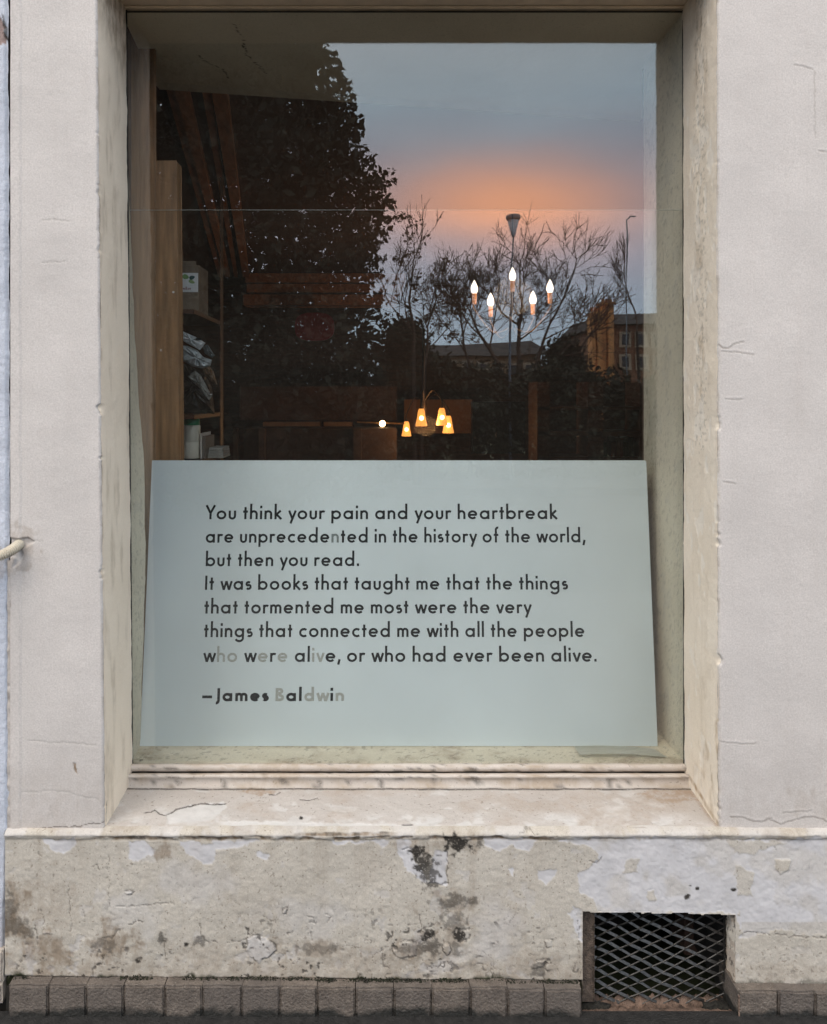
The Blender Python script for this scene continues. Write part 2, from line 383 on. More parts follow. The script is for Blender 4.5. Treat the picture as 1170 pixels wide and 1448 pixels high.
# ------------------------------------------------------------------ the building
B = empty('shop_building', (0, 0, 0))
tag(B, 'weathered off white rendered shop front around the large display window', 'building')

VT, VB = -52.0, 1172.0                                # lintel edge and sill edge at the wall face
def edge_l(v): return 137.5 + (v / 1165.0) * 10.5
def edge_r(v): return 1014.5 + (v / 1165.0) * 2.0
def gl_l(v): return 178.5 + (v / 1080.0) * 9          # where the glass meets the jambs, in photo pixels at glass depth
def gl_r(v): return 965.8 + (v / 1080.0) * 2
def ax(lo, hi, step, coarse=()): return np.array(list(coarse) + list(np.arange(lo, hi, step)) + [hi], float)
ST = 1.5
vs = ax(-52, VB, ST)
def edge_noise(v, seed, amp=0.9):
    n = fbm(v, v * 0, 30, seed, 4) * amp * 0.8
    return n - np.maximum(0, fbm(v, v * 0, 24, seed + 5, 4) - 0.6) * 7
# left pier
u01 = np.linspace(0, 1, 92)
Vv, T = np.meshgrid(vs, u01, indexing='ij')
el_ = edge_l(vs) - np.abs(edge_noise(vs, 11))
U = 15.5 + T * (el_[:, None] - 15.5)
ow = Vv * 0
h = 0.0008 * fbm(U, Vv, 60, 2, 4) + 0.00015 * fbm(U, Vv, 8, 3, 3)
lip = 1 - sstep(28, 31, U + 0.8 * fbm(U, Vv, 30, 8, 3))                              # narrow raised strip along the party joint
h += 0.0022 * lip
h -= 0.006 * sstep(2.2, 0, el_[:, None] - U)
cr_ = np.zeros_like(U); st_ = np.zeros_like(U); mo_ = np.zeros_like(U); br_ = np.zeros_like(U)
for pts in ([(40, 1048), (80, 1050), (137, 1054)], [(30, 1120), (80, 1118), (140, 1130)], [(60, 310), (98, 312)], [(60, 372), (95, 369)],
            [(35, 767), (50, 764), (62, 765)], [(20, 1172), (60, 1171), (110, 1168), (148, 1163)], [(70, 1140), (75, 1155)]):
    k = crack(U, Vv, pts, 0.9); h -= 0.0007 * k; cr_ = np.maximum(cr_, k * (1.0 if pts[0][1] > 1160 else 0.2))
hole = patch(U, Vv, [(15, 786), (22, 790), (18, 803), (26, 798), (33, 786), (30, 776), (42, 770), (50, 766), (40, 760), (28, 762), (15, 760)], 1.2, 0.8, 6)
h -= 0.006 * hole; br_ = np.maximum(br_, hole * 0.6)
chip = patch(U, Vv, [(103, 1079), (107, 1080), (110, 1096), (106, 1092)], 1.0, 0.6, 7); h -= 0.002 * chip; st_ = np.maximum(st_, chip)
st_ = np.maximum(st_, 0.35 * sstep(4, 0, el_[:, None] - U) * (fbm(U, Vv, 25, 12, 3) > 0.1))
st_ = np.maximum(st_, 0.18 * sstep(1000, 1172, Vv)); st_ = np.maximum(st_, cr_ * 0.5); mo_ = np.maximum(mo_, cr_ * 0.7)
st_ = np.maximum(st_, 0.35 * blob(U, Vv, 22, 780, 30, 30, 0.6, 10, 4))
left_wall = sheet('pier_render', (U - CX) / S, -h, ZC - (Vv - CY) / S, M['wall'], (br_, st_, mo_, U * 0), B)
left_wall['label'] = 'smooth off white render to the left of the window'
# right pier
us = np.concatenate([np.linspace(0, 1, 118) * 172, np.linspace(180, 2600, 40)])
Vv, T = np.meshgrid(vs, us, indexing='ij')
er_ = edge_r(vs) + np.abs(edge_noise(vs, 21, 1.2))
U = er_[:, None] + T
h = 0.0009 * fbm(U, Vv, 70, 22, 4) + 0.00015 * fbm(U, Vv, 8, 23, 3)
h -= 0.007 * sstep(2.5, 0, T)
cr_ = np.zeros_like(U)
for i, pts in enumerate(([(1018, 487), (1023, 492), (1030, 492), (1042, 484), (1052, 484)], [(1020, 497), (1045, 498), (1066, 501)],
            [(1124, 92), (1135, 94), (1149, 97)], [(1152, 100), (1153, 196)], [(1158, 213), (1175, 216)],
            [(1018, 1049), (1045, 1052), (1068, 1051)], [(1034, 1156), (1052, 1156), (1062, 1161), (1078, 1162), (1092, 1156)],
            [(1090, 1160), (1104, 1166), (1130, 1158), (1150, 1155), (1175, 1163)], [(1108, 1150), (1128, 1148), (1148, 1147)], [(1026, 565), (1050, 565)], [(1024, 682), (1040, 683)])):
    k = crack(U, Vv, pts, 1.0, 1.0, 30 + i)
    k2 = crack(U, Vv + 2.4, pts, 1.5, 1.0, 30 + i)
    h += 0.0005 * k2 - 0.0007 * k; cr_ = np.maximum(cr_, k * (0.7 if i in (0, 6, 7) else 0.35))
st_ = np.maximum(cr_ * 0.55, 0.12 * sstep(950, 1172, Vv)); st_ = np.maximum(st_, 0.5 * blob(U, Vv, 1150, 1130, 25, 20, 0.8, 12, 4) * 0.5)
st_ = np.maximum(st_, 0.5 * sstep(3, 0, T) * (fbm(U, Vv, 22, 44, 3) > 0.2))
wall_r = sheet('pier_render', (U - CX) / S, -h, ZC - (Vv - CY) / S, M['wall'], (U * 0, st_, cr_ * 0.35, U * 0), B)
wall_r['label'] = 'grey white render to the right of the window with short peeling cracks'
# wall above
boxo('upper_wall', W(15.5, VT - 1, 0), W(3600, VT - 2200, 0.3), simple('upper_wall_render', (0.66, 0.62, 0.59), .8, .06, 6, .0008), B)
# left jamb: from the wall face back to the glass
def jamb(name, right, mat):
    ws = np.linspace(0, 1, 66)
    Vv, Wt = np.meshgrid(vs, ws, indexing='ij')
    if right:
        e = edge_r(vs) + np.abs(edge_noise(vs, 21, 1.2)); gpx = gl_r(vs)
    else:
        e = edge_l(vs) - np.abs(edge_noise(vs, 11)); gpx = gl_l(vs)
    eb = edge_r(vs) if right else edge_l(vs); X0 = (eb - CX) / S; DX = (e - eb) / S; Zw = ZC - (vs - CY) / S
    pv = CY + (vs - CY) * (D / (D + GL))              # image row of the inner edge
    gp = gl_r(pv) if right else gl_l(pv)
    X1 = (gp - CX) / F * (D + GL)
    X = X0[:, None] * (1 - Wt) + X1[:, None] * Wt + DX[:, None] * np.exp(-Wt * 22)
    Y = 0.0045 + Wt * (GL - 0.0045 + 0.004); Z = ZC - (Vv - CY) / S
    A = Wt * GL * S; sgn = 1 if right else -1
    h = 0.0013 * fbm(A, Vv, 40, 52 + right, 4) + 0.0003 * fbm(A, Vv, 6, 53, 3)
    bare = A * 0; st = A * 0; mo = A * 0
    if right:
        fl = fbm(A, Vv * 0.45, 13, 60, 4)
        band = np.exp(-((Wt - 0.45) / 0.2) ** 2) * (0.35 + 0.65 * (Vv < 640))
        m = sstep(0.02, 0.10, fl - 0.55 + 0.5 * band); h -= 0.0007 * m; bare = m * 0.6
        mo = 0.28 * sstep(0.3, 0.8, fbm(A, Vv, 5, 66, 3) * band * 1.6) * (Vv < 700)
        st = np.clip(0.25 * (1 - sstep(0, 160, Vv)) + 0.55 * sstep(0.2, 0.7, fbm(A, Vv * 0.3, 18, 67, 4)) * band, 0, 1)
        st = np.maximum(st, 0.8 * sstep(0.0, 0.5, fbm(A, Vv * 0.5, 20, 68, 4) - 0.1) * sstep(900, 1050, Vv) * (1 - Wt) )
        st = np.maximum(st, sstep(6, 1.5, sdline(A, Vv, [(0, 1168), (GL * S * 0.8, 1150)])) )
    else:
        st = 0.75 * (1 - sstep(-40, 55, Vv - 60 * Wt)) ; st = np.maximum(st, 0.30 * sstep(0.2, 0.8, fbm(A, Vv * 0.2, 20, 69, 3)))  # first mask paints the tan shading under the soffit
        st = np.maximum(st, 0.4 * sstep(7, 0, A) * (fbm(A, Vv, 25, 12, 3) > 0.15))
        k = crack(A, Vv, [(8, 1140), (6, 1166)], 1.2); h -= .002 * k; mo = np.maximum(mo, k * .8)
    return sheet(name, X - sgn * h, Y, Z, mat, (bare, st, mo, A * 0), B)
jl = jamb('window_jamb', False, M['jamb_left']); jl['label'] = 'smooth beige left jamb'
jr = jamb('window_jamb', True, M['jamb_right']); jr['label'] = 'cream right jamb with flaking paint'
# soffit of the opening
pydata('lintel_soffit', [W(130, VT, 0), W(1025, VT, 0), W(1025, VT, GL + .02), W(130, VT, GL + .02)], [(0, 1, 2, 3)],
       simple('brown_soffit_paint', (0.74, 0.60, 0.45), 0.8, 0.12, 12, 0.0003), B)

# sill: sloping from the frame down to the nose
Ys0, zs0 = 0.165, P(0, 1115, D + 0.165).z
us = ax(146, 1019, ST); tt = np.linspace(0, 1, 60)
T, U = np.meshgrid(tt, us, indexing='ij')
vnose = 1171.0
Yb = Ys0 * (1 - T); Zb = zs0 + (ZC - (vnose - CY) / S - zs0) * T
# the photo row each point of the sill shows at
row = CY + (ZC - Zb) * F / (D + Yb); colp = CX + (U - CX)
h = 0.0016 * fbm(U, row * 2, 50, 70, 4) + 0.0005 * fbm(U, row * 2, 9, 71, 3)
Xs = (U - CX) / S
pxc = CX + Xs * F / (D + Yb)
bare = patch(pxc, row * 1.0, [(236, 1153), (250, 1147), (262, 1141), (285, 1138), (318, 1134), (322, 1142), (300, 1160), (420, 1163), (700, 1168), (400, 1172), (240, 1171)], 2.2, 0.8, 72)
bare = np.maximum(bare, sstep(0.0, 0.4, fbm(pxc, row * 2, 30, 73, 5) - 0.15) * sstep(1148, 1162, row) * 0.9)
bare = np.maximum(bare, sstep(0.0, 0.4, fbm(pxc, row * 2, 26, 79, 5) - 0.35) * 0.7)
k = crack(pxc, row, [(205, 1150), (213, 1149), (219, 1145), (226, 1151), (234, 1154), (250, 1145), (265, 1140), (285, 1137), (320, 1135)], 0.8, 0.7, 74)
k = np.maximum(k, crack(pxc, row, [(381, 1123), (390, 1124), (397, 1120)], 0.7, 0.5, 75)); k = np.maximum(k, crack(pxc, row, [(425, 1131), (437, 1132), (450, 1128)], 0.6, 0.5, 76))
h -= 0.0014 * bare + 0.0018 * k
st = np.clip(blob(pxc, row, 365, 1119, 22, 5, 0.5, 8, 77) + 0.9 * blob(pxc, row, 950, 1124, 45, 10, 0.5, 12, 78) + 0.4 * sstep(0.1, 0.7, fbm(pxc, row * 2, 60, 80, 4)) + 0.8 * sstep(5, 1, 1016 - (1171 - row) * 0.75 - pxc), 0, 1)
mo = np.maximum(k, blob(pxc, row, 426, 1156, 3, 2, 0.3, 5, 81)); mo = np.maximum(mo, 0.8 * crack(pxc, row, [(570, 1167), (583, 1167)], 1.2, .4, 82)); mo = np.maximum(mo, 0.8 * sstep(2.2, .5, np.abs(row - 1115.6)))
sl = sheet('sill', Xs, Yb, Zb + h, M['sill'], (bare, st, mo, U * 0), B); sl['label'] = 'sloping outer window sill with peeling cream paint'

# plinth with its nose
us = np.concatenate([[-0.0 + 10.5], ax(11.5, 1180, 1.35), np.linspace(1200, 3400, 30)])
vs2 = ax(1169.5, 1402, 1.35)
Vv, U = np.meshgrid(vs2, us, indexing='ij')
ln = 0.4 * fbm(U, U * 0, 40, 90, 3)
nose = np.interp(Vv + ln, [1169.5, 1172, 1176, 1181, 1184, 1188], [-0.006, 0.009, 0.015, 0.013, 0.010, 0.010]) + 0.0022 * fbm(U, Vv * 2, 26, 95, 4) * sstep(1190, 1180, Vv)
endn = np.where(U < 16, 0, 1)
noise_big = fbm(U, Vv, 90, 91, 3); h = nose + 0.0018 * noise_big + 0.0006 * fbm(U, Vv, 10, 92, 4) + 0.0003 * fbm(U, Vv, 4, 97, 2)
lumpy = sstep(1290, 1350, Vv) * (U < 1000)
h += 0.0009 * lumpy * fbm(U, Vv, 14, 93, 4)
bare = U * 0
polys = [[(65, 1183), (112, 1182), (107, 1195), (94, 1203), (82, 1201), (70, 1190)],
         [(183, 1186), (214, 1188), (222, 1202), (206, 1208), (190, 1214), (184, 1210)],
         [(254, 1186), (306, 1189), (308, 1205), (299, 1217), (290, 1218), (272, 1206), (260, 1198)],
         [(300, 1185), (375, 1184), (345, 1194), (318, 1197), (304, 1200)],
         [(364, 1201), (381, 1202), (378, 1212), (369, 1210)],
         [(470, 1184), (552, 1184), (548, 1193), (540, 1193), (525, 1186), (500, 1188), (476, 1189)],
         [(560, 1185), (580, 1185), (584, 1205), (604, 1244), (590, 1238), (575, 1228), (563, 1200)],
         [(613, 1200), (632, 1200), (633, 1246), (606, 1246)],
         [(682, 1180), (760, 1182), (747, 1198), (738, 1197), (722, 1190), (708, 1201), (684, 1194)],
         [(758, 1227), (788, 1225), (780, 1240), (770, 1247), (759, 1240)],
         [(717, 1226), (725, 1224), (724, 1238)],
         [(786, 1184), (856, 1181), (1190, 1181), (1190, 1322), (1100, 1312), (1046, 1322), (1041, 1287), (846, 1287), (836, 1270), (820, 1254), (817, 1236), (838, 1222), (850, 1206), (830, 1190), (800, 1192)],
         [(803, 1290), (812, 1280), (821, 1286), (821, 1330), (814, 1320), (808, 1300)]]
for i, pg in enumerate(polys): bare = np.maximum(bare, patch(U, Vv, pg, 3.0 if i != 11 else 5.0, 0.7, 100 + i))
for i, pg in enumerate([[(1036, 1218), (1046, 1221), (1066, 1231), (1060, 1250), (1062, 1262), (1042, 1263)], [(1022, 1183), (1110, 1188), (1062, 1204), (1034, 1200)],
                        [(882, 1214), (905, 1212), (898, 1230), (880, 1232)], [(913, 1257), (924, 1256), (926, 1268), (915, 1268)]]):
    bare = bare * (1 - patch(U, Vv, pg, 3.0, 0.9, 120 + i) * 0.85)
isl = patch(U, Vv, [(1092, 1212), (1114, 1211), (1113, 1226), (1100, 1232), (1094, 1224)], 1.2, 0.6, 130)
bare = bare * (1 - isl); 
h -= 0.0009 * bare; h += 0.0012 * isl; bare = bare * (1 - 0.45 * (U > 800) * sstep(-0.1, 0.5, fbm(U, Vv, 38, 320, 5)))
# fragments of the coat lost all over
frag = sstep(0.62, 0.68, fbm(U, Vv, 20, 131, 4)) * (bare < 0.1); bare = np.maximum(bare, frag * 0.25); h -= 0.0004 * frag
bare = np.maximum(bare, 0.32 * blob(U, Vv, 280, 1240, 45, 26, 0.7, 24, 132, 0.5)); bare = np.maximum(bare, 0.4 * blob(U, Vv, 700, 1310, 34, 34, 0.6, 24, 133, 0.5))
bare = np.maximum(bare, 0.28 * blob(U, Vv, 440, 1290, 45, 24, 0.8, 24, 134, 0.6)); bare = np.maximum(bare, 0.28 * blob(U, Vv, 190, 1290, 40, 24, 0.8, 24, 135, 0.6))
bare = np.where((U > 1046) & (Vv > 1300), bare * 0.5, bare)
# blistered patches with lifted, cracked outlines
cr_ = U * 0
for i, pg in enumerate([[(350, 1322), (364, 1319), (378, 1322), (391, 1333), (392, 1342), (380, 1350), (366, 1356), (353, 1348), (349, 1335)],
                        [(555, 1336), (572, 1325), (590, 1330), (590, 1347), (560, 1349)], [(624, 1332), (634, 1328), (640, 1340), (630, 1347)],
                        [(178, 1257), (186, 1255), (193, 1258), (190, 1263), (182, 1262)], [(401, 1278), (406, 1279), (405, 1288), (400, 1287)],
                        [(62, 1312), (74, 1311), (76, 1316), (66, 1317)], [(623, 1357), (630, 1356), (628, 1364), (622, 1362)], [(640, 1311), (664, 1310), (663, 1325), (650, 1328), (643, 1322)],
                        [(770, 1324), (780, 1325), (779, 1335), (771, 1337)], [(757, 1354), (770, 1352), (768, 1362), (756, 1366), (750, 1365)], [(810, 1358), (816, 1357), (817, 1371), (811, 1369)]]):
    s_ = sdpoly(U + 2.4 * fbm(U, Vv, 10, 140 + i, 4), Vv + 2.4 * fbm(U, Vv, 10, 150 + i, 4), pg)
    inside = sstep(-0.4, 0.8, s_); edge = 1 - sstep(0.5, 1.5, np.abs(s_))
    edge *= sstep(-0.5, 0.1, fbm(U, Vv, 9, 160 + i, 3))
    h += 0.0022 * inside * (i != 7) - 0.0022 * edge; cr_ = np.maximum(cr_, edge)
    bare = np.maximum(bare, inside * (0.5 if i in (0, 3, 5) else 0.1))
for i, (pts, w) in enumerate([([(52, 1305), (56, 1330)], .9), ([(100, 1250), (103, 1300), (102, 1318)], .6), ([(61, 1280), (66, 1310)], .6), ([(118, 1278), (122, 1300)], .6), ([(136, 1355), (136, 1372)], .8),
              ([(155, 1204), (157, 1240), (156, 1280)], .5), ([(160, 1279), (200, 1277), (250, 1274)], .7), ([(150, 1324), (162, 1321), (172, 1312)], 1.2), ([(186, 1305), (196, 1298), (206, 1299)], .9),
              ([(229, 1315), (234, 1335), (238, 1350)], .8), ([(285, 1306), (287, 1322), (296, 1326), (306, 1330)], .9), ([(320, 1328), (342, 1328), (352, 1322)], .8), ([(440, 1305), (441, 1330)], .6),
              ([(592, 1290), (595, 1310), (594, 1330)], .8), ([(541, 1340), (545, 1368)], .8), ([(434, 1290), (443, 1292), (445, 1300), (436, 1299)], .8), ([(460, 1289), (468, 1292), (463, 1301)], .7),
              ([(408, 1318), (413, 1312)], 1.3), ([(194, 1354), (203, 1349), (199, 1357)], 1.8), ([(132, 1223), (137, 1219), (144, 1227)], .9), ([(58, 1200), (60, 1206)], .7), ([(673, 1348), (694, 1349)], .8),
              ([(718, 1305), (730, 1288), (735, 1280)], .5), ([(830, 1215), (843, 1218), (850, 1210)], .8), ([(1050, 1315), (1100, 1318), (1130, 1322), (1170, 1320)], .8), ([(1080, 1180), (1095, 1200)], .4),
              ([(570, 1198), (583, 1196), (600, 1196)], 1.0), ([(632, 1196), (634, 1246)], .9), ([(604, 1246), (634, 1247)], 1.2), ([(583, 1170), (600, 1200)], .1), ([(734, 1177), (742, 1170), (760, 1176)], .7),
              ([(815, 1290), (820, 1372)], .5)]):
    k = crack(U, Vv, pts, w * .85, 2.6, 170 + i); h -= 0.0018 * k; cr_ = np.maximum(cr_, k * min(1, w + .1))
mo = cr_ * 0.6
zone = sstep(1270, 1345, Vv + 30 * fbm(U, Vv, 60, 301, 3)) * (U < 830) + 0.35 * (U > 1040) * sstep(1330, 1375, Vv)
ridge = sstep(.040, .008, np.abs(fbm(U, Vv, 26, 302, 4))) * sstep(.05, .45, fbm(U, Vv, 38, 306, 3)) * np.clip(zone, 0, 1)
pits = sstep(.62, .74, fbm(U, Vv, 5.5, 307, 2)) * sstep(-.1, .5, fbm(U, Vv, 40, 308, 3)) * np.clip(zone + .12, 0, 1)
flk = sstep(.30, .34, fbm(U, Vv, 15, 309, 5)) * sstep(.1, .5, fbm(U, Vv, 50, 310, 3)) * np.clip(zone, 0, 1)
h -= 0.0012 * ridge + 0.0016 * pits + 0.0009 * flk; mo = np.maximum(mo, np.maximum(ridge * .6, pits * .8)); bare = np.maximum(bare, flk * .45)
for i, a in enumerate([(646, 1189, 15, 11, 1.0), (588, 1200, 8, 8, .9), (596, 1217, 9, 14, .75), (608, 1232, 12, 16, .65), (650, 1317, 8, 7, 1.0), (606, 1318, 7, 9, .9), (602, 1334, 16, 10, .55), (645, 1270, 26, 8, .5),
                       (640, 1300, 14, 14, .4), (17, 1285, 8, 22, .45), (24, 1305, 14, 9, .45), (44, 1313, 8, 7, .4), (760, 1366, 10, 7, .5), (198, 1355, 4, 3, .9), (232, 1322, 6, 5, .6), (265, 1331, 4, 4, .9), (287, 1327, 10, 5, .5),
                       (645, 1340, 5, 10, .4), (450, 1338, 22, 6, .35), (970, 1265, 3.5, 3, .9), (984, 1253, 2.2, 2, .8), (974, 1249, 2, 1.5, .8), (1034, 1254, 3, 2, .9), (678, 1187, 4, 8, .5), (150, 1330, 12, 7, .35), (578, 1338, 16, 8, .4)]):
    mo = np.maximum(mo, min(1, a[4] * 1.25) * blob(U, Vv, a[0], a[1], a[2] * 1.15, a[3] * 1.15, 0.7, 6, 210 + i, 0.3))
st = 0.75 * blob(U, Vv, 62, 1340, 40, 28, 0.9, 14, 240, 0.4)
st = np.maximum(st, 0.42 * sstep(1325, 1375, Vv + 16 * fbm(U, Vv, 24, 241, 4)) * (U < 830))
st = np.maximum(st, 0.15 * sstep(0.0, 0.7, fbm(U, Vv * 0.35, 30, 242, 4)) * (U < 800))
for i, a in enumerate([(25, 1292, 22, 40, .8), (165, 1325, 30, 24, .75), (60, 1270, 45, 40, .3), (232, 1198, 14, 18, .7), (575, 1338, 26, 16, .55), (640, 1320, 22, 22, .5), (610, 1335, 34, 24, .5), (450, 1338, 30, 12, .5),
                       (640, 1275, 40, 16, .5), (390, 1336, 16, 16, .35), (510, 1350, 50, 18, .35), (290, 1340, 60, 16, .3), (760, 1360, 40, 14, .35), (130, 1365, 90, 10, .4), (620, 1190, 60, 14, .45), (1110, 1370, 70, 10, .3)]):
    st = np.maximum(st, a[4] * blob(U, Vv, a[0], a[1], a[2], a[3], 0.8, 14, 250 + i, 0.4))
# brown rotten line below the nose, where the coat has gone
brk = sstep(4.2, 1.8, np.abs(Vv - (1181.5 + 1.2 * fbm(U, U * 0, 22, 270, 3)))) * sstep(125, 150, U) * (1 - sstep(760, 800, U)) * sstep(-0.7, 0.1, fbm(U, Vv * 2, 14, 271, 3))
brk = np.maximum(brk, 0.9 * sstep(2.6, 1.0, np.abs(Vv - 1175.0 - 0.8 * fbm(U, U * 0, 14, 272, 3))) * sstep(405, 440, U) * (1 - sstep(540, 570, U)))
brk = np.maximum(brk, 0.5 * sstep(2.4, 1.0, np.abs(Vv - 1181.5)) * (1 - sstep(860, 1000, U)) * sstep(800, 850, U))
h -= 0.003 * brk; st = np.maximum(st, brk * 1.0); mo = np.maximum(mo, 0.6 * brk * sstep(0.1, 0.5, fbm(U, Vv, 12, 273, 3)))
bare = np.maximum(bare, 0.4 * (Vv < 1180) * sstep(-0.2, 0.3, fbm(U, Vv * 2, 34, 274, 4)))
st = np.maximum(st, 0.35 * sstep(0.1, 0.6, fbm(U, Vv * 1.5, 45, 96, 4)) * (Vv < 1186))
vbot = 1378 + 0.0085 * U
ms = sstep(-9, -1.5, Vv - vbot + 8 * fbm(U, U * 0, 30, 280, 4) + 2.0 * fbm(U, Vv, 6, 281, 3) - 4)
ms = np.where(U > 822, ms * 0.55, ms) 
gap_ = sstep(vbot - 3.0, vbot - 1.2, Vv); h -= 0.007 * gap_ * (U < 822); mo = np.maximum(mo, gap_ * (U < 822))
X = (U - CX) / S; Z = ZC - (Vv - CY) / S; Y = -h
inhole = ((U > 822) & (U < 1038) & (Vv > 1285.5 + 0.012 * (U - 822) + 1.0 * fbm(U, U * 0, 30, 290, 4)))
keep = ~(inhole[:-1, :-1] & inhole[1:, :-1] & inhole[:-1, 1:] & inhole[1:, 1:])
pl = sheet('plinth', X, Y, Z, M['plinth'], (bare, st, mo, ms), B, keep)
pl['label'] = 'stained beige plinth with peeling paint below the window'
boxo('plinth_core', W(12, 1190, 0.02), W(815, 1449, 0.25), M['gap'], B)
boxo('plinth_core', W(1052, 1190, 0.02), W(3400, 1449, 0.25), M['gap'], B)

# foundation stones --------------------------------------------------------
def stone_mesh(seed, w, hgt, dep):
    rs = random.Random(seed); bm = bmesh.new(); bmesh.ops.create_cube(bm, size=1.0)
    for v in bm.verts: v.co = Vector((v.co.x * w, v.co.y * dep, v.co.z * hgt))
    es = [e for e in bm.edges if (e.verts[0].co.y < 0 and e.verts[1].co.y < 0)]
    bmesh.ops.bevel(bm, geom=es, offset=0.0042, segments=2, affect='EDGES')
    bmesh.ops.subdivide_edges(bm, edges=bm.edges[:], cuts=3, use_grid_fill=True)
    for v in bm.verts:
        n = Vector((math.sin(v.co.x * 90 + seed) * math.cos(v.co.z * 130 + seed * 2), math.sin(v.co.x * 70 + v.co.z * 110 + seed * 3), math.sin(v.co.x * 120 + seed)))
        v.co += n * 0.0007 + Vector((rs.uniform(-1, 1), rs.uniform(-1, 1), rs.uniform(-1, 1))) * 0.0004
    me = bpy.data.meshes.new('foundation_stone'); bm.to_mesh(me); bm.free(); me.materials.append(M['stone'])
    me.polygons.foreach_set('use_smooth', [True] * len(me.polygons)); me.set_sharp_from_angle(angle=math.radians(22))
    return me
joints = [12, 68, 122, 175, 233, 286, 342, 395.5, 448.5, 503, 557, 610.5, 665, 718, 770.5, 823]
joints2 = [1044, 1101, 1153, 1207, 1262, 1316, 1370, 1424]
depf = 1.764
variants = [stone_mesh(s, 1.0, 1.0, 1.0) for s in ()]
def put_stone(a, b, i):
    x0 = (a - CX) / F * depf; x1 = (b - CX) / F * depf
    top = ZC - (1381 + 0.0085 * a - CY) / F * 1.79; w = x1 - x0 - 0.0012; hg = top + 0.03
    key = (round(w, 3), i % 5)
    me = stone_cache.get(key)
    if me is None: me = stone_cache[key] = stone_mesh(i % 5 + 3, w, hg, 0.10)
    o = bpy.data.objects.new('foundation_stone', me); C.objects.link(o); o.parent = B
    o.location = ((x0 + x1) / 2, depf - D + 0.05 + random.uniform(-.0012, .0012), top - hg / 2 + random.uniform(-.0008, .0008))
    o.rotation_euler = (0, random.uniform(-.008, .008), random.uniform(-.006, .006))
stone_cache = {}
for js in (joints, joints2):
    for i, (a, b) in enumerate(zip(js, js[1:])): put_stone(a, b, i + (50 if js is joints2 else 0))
boxo('bedding_mortar', (W(12, 0).x, -0.010, -0.03), (P(821, 0, depf).x, 0.02, 0.052), M['gap'], B)
boxo('bedding_mortar', (P(1046, 0, depf).x, -0.010, -0.03), (P(3000, 0, depf).x, 0.02, 0.040), M['gap'], B)
# lighter edge brick standing at the right side of the vent
boxo('edge_brick', P(1036, 1392, 1.80), P(1045.5, 1450, 1.765), M['mortar'], B, 0.002)

# moss along the joint over the stones
mv = []; mf = []
rs = np.random.RandomState(5)
for i in range(2600):
    u = rs.uniform(14, 815)
    dens = float(fbm(np.array([u]), np.array([0.0]), 40, 300, 3)[0])
    if dens < rs.uniform(-0.5, 0.5): continue
    base = Vector(((u - CX) / S, -0.011 - rs.uniform(0, 0.008), 0)); base.z = ZC - (1380.5 + 0.0085 * u - CY) / F * 1.79 + rs.uniform(-0.001, 0.003 + 0.004 * max(0, dens))
    r = rs.uniform(0.0008, 0.0022); n = len(mv)
    for k in range(4):
        mv.append(base + Vector((rs.normal() * r, rs.normal() * r * .6, rs.normal() * r)))
    mf += [(n, n + 1, n + 2), (n, n + 2, n + 3), (n, n + 1, n + 3), (n + 1, n + 2, n + 3)]
mo_o = pydata('moss', mv, mf, simple('dark_green_moss', (0.014, 0.016, 0.006), 0.9, 0.6, 60), B); tag(mo_o, kind='stuff')

# grit and leaf crumbs along the foot of the wall and on the stones
gv = []; gf = []; rs = np.random.RandomState(15)
for i in range(200):
    u = rs.uniform(12, 1190); 
    if 823 < u < 1044: continue
    on = rs.rand() < .35
    x = (u - CX) / F * 1.77; y = rs.uniform(-.030, -.013) if on else -.036 - abs(rs.normal()) * .012
    z = (ZC - (1381 + 0.0085 * u - CY) / F * 1.79 + .0012 - (.003 if y < -.03 else 0)) if on else .001
    r = rs.uniform(.0006, .0022); n = len(gv)
    for k in range(4): gv.append((x + rs.normal() * r * 1.3, y + rs.normal() * r, z + rs.uniform(0, 1) * r))
    gf += [(n, n + 1, n + 2), (n, n + 2, n + 3), (n, n + 1, n + 3), (n + 1, n + 2, n + 3)]
tag(pydata('grit', gv, gf, simple('pale_grit', (0.20, 0.17, 0.14), .8, .6, 90)), kind='stuff')

# ------------------------------------------------------------------ vent with expanded metal grille
V0 = empty('ventilation_opening', P(930, 1440, 1.83)); V0.parent = B; V0['label'] = 'square cellar vent near the pavement behind a black metal grille'
yb = 0.30
vx0, vx1 = W(822, 0).x, W(1038, 0).x; vz1 = ZC - (1284 - CY) / S; 
def quad(name, pts, mat, parent): return pydata(name, pts, [(0, 1, 2, 3)], mat, parent)
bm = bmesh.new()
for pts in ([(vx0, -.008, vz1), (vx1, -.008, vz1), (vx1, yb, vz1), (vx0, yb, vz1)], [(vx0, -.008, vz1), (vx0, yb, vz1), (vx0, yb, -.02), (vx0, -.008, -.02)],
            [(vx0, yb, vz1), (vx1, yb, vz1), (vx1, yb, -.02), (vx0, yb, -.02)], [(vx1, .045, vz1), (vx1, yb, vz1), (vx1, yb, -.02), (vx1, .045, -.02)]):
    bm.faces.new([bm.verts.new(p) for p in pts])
obj('shaft', bm, M['black'], V0)
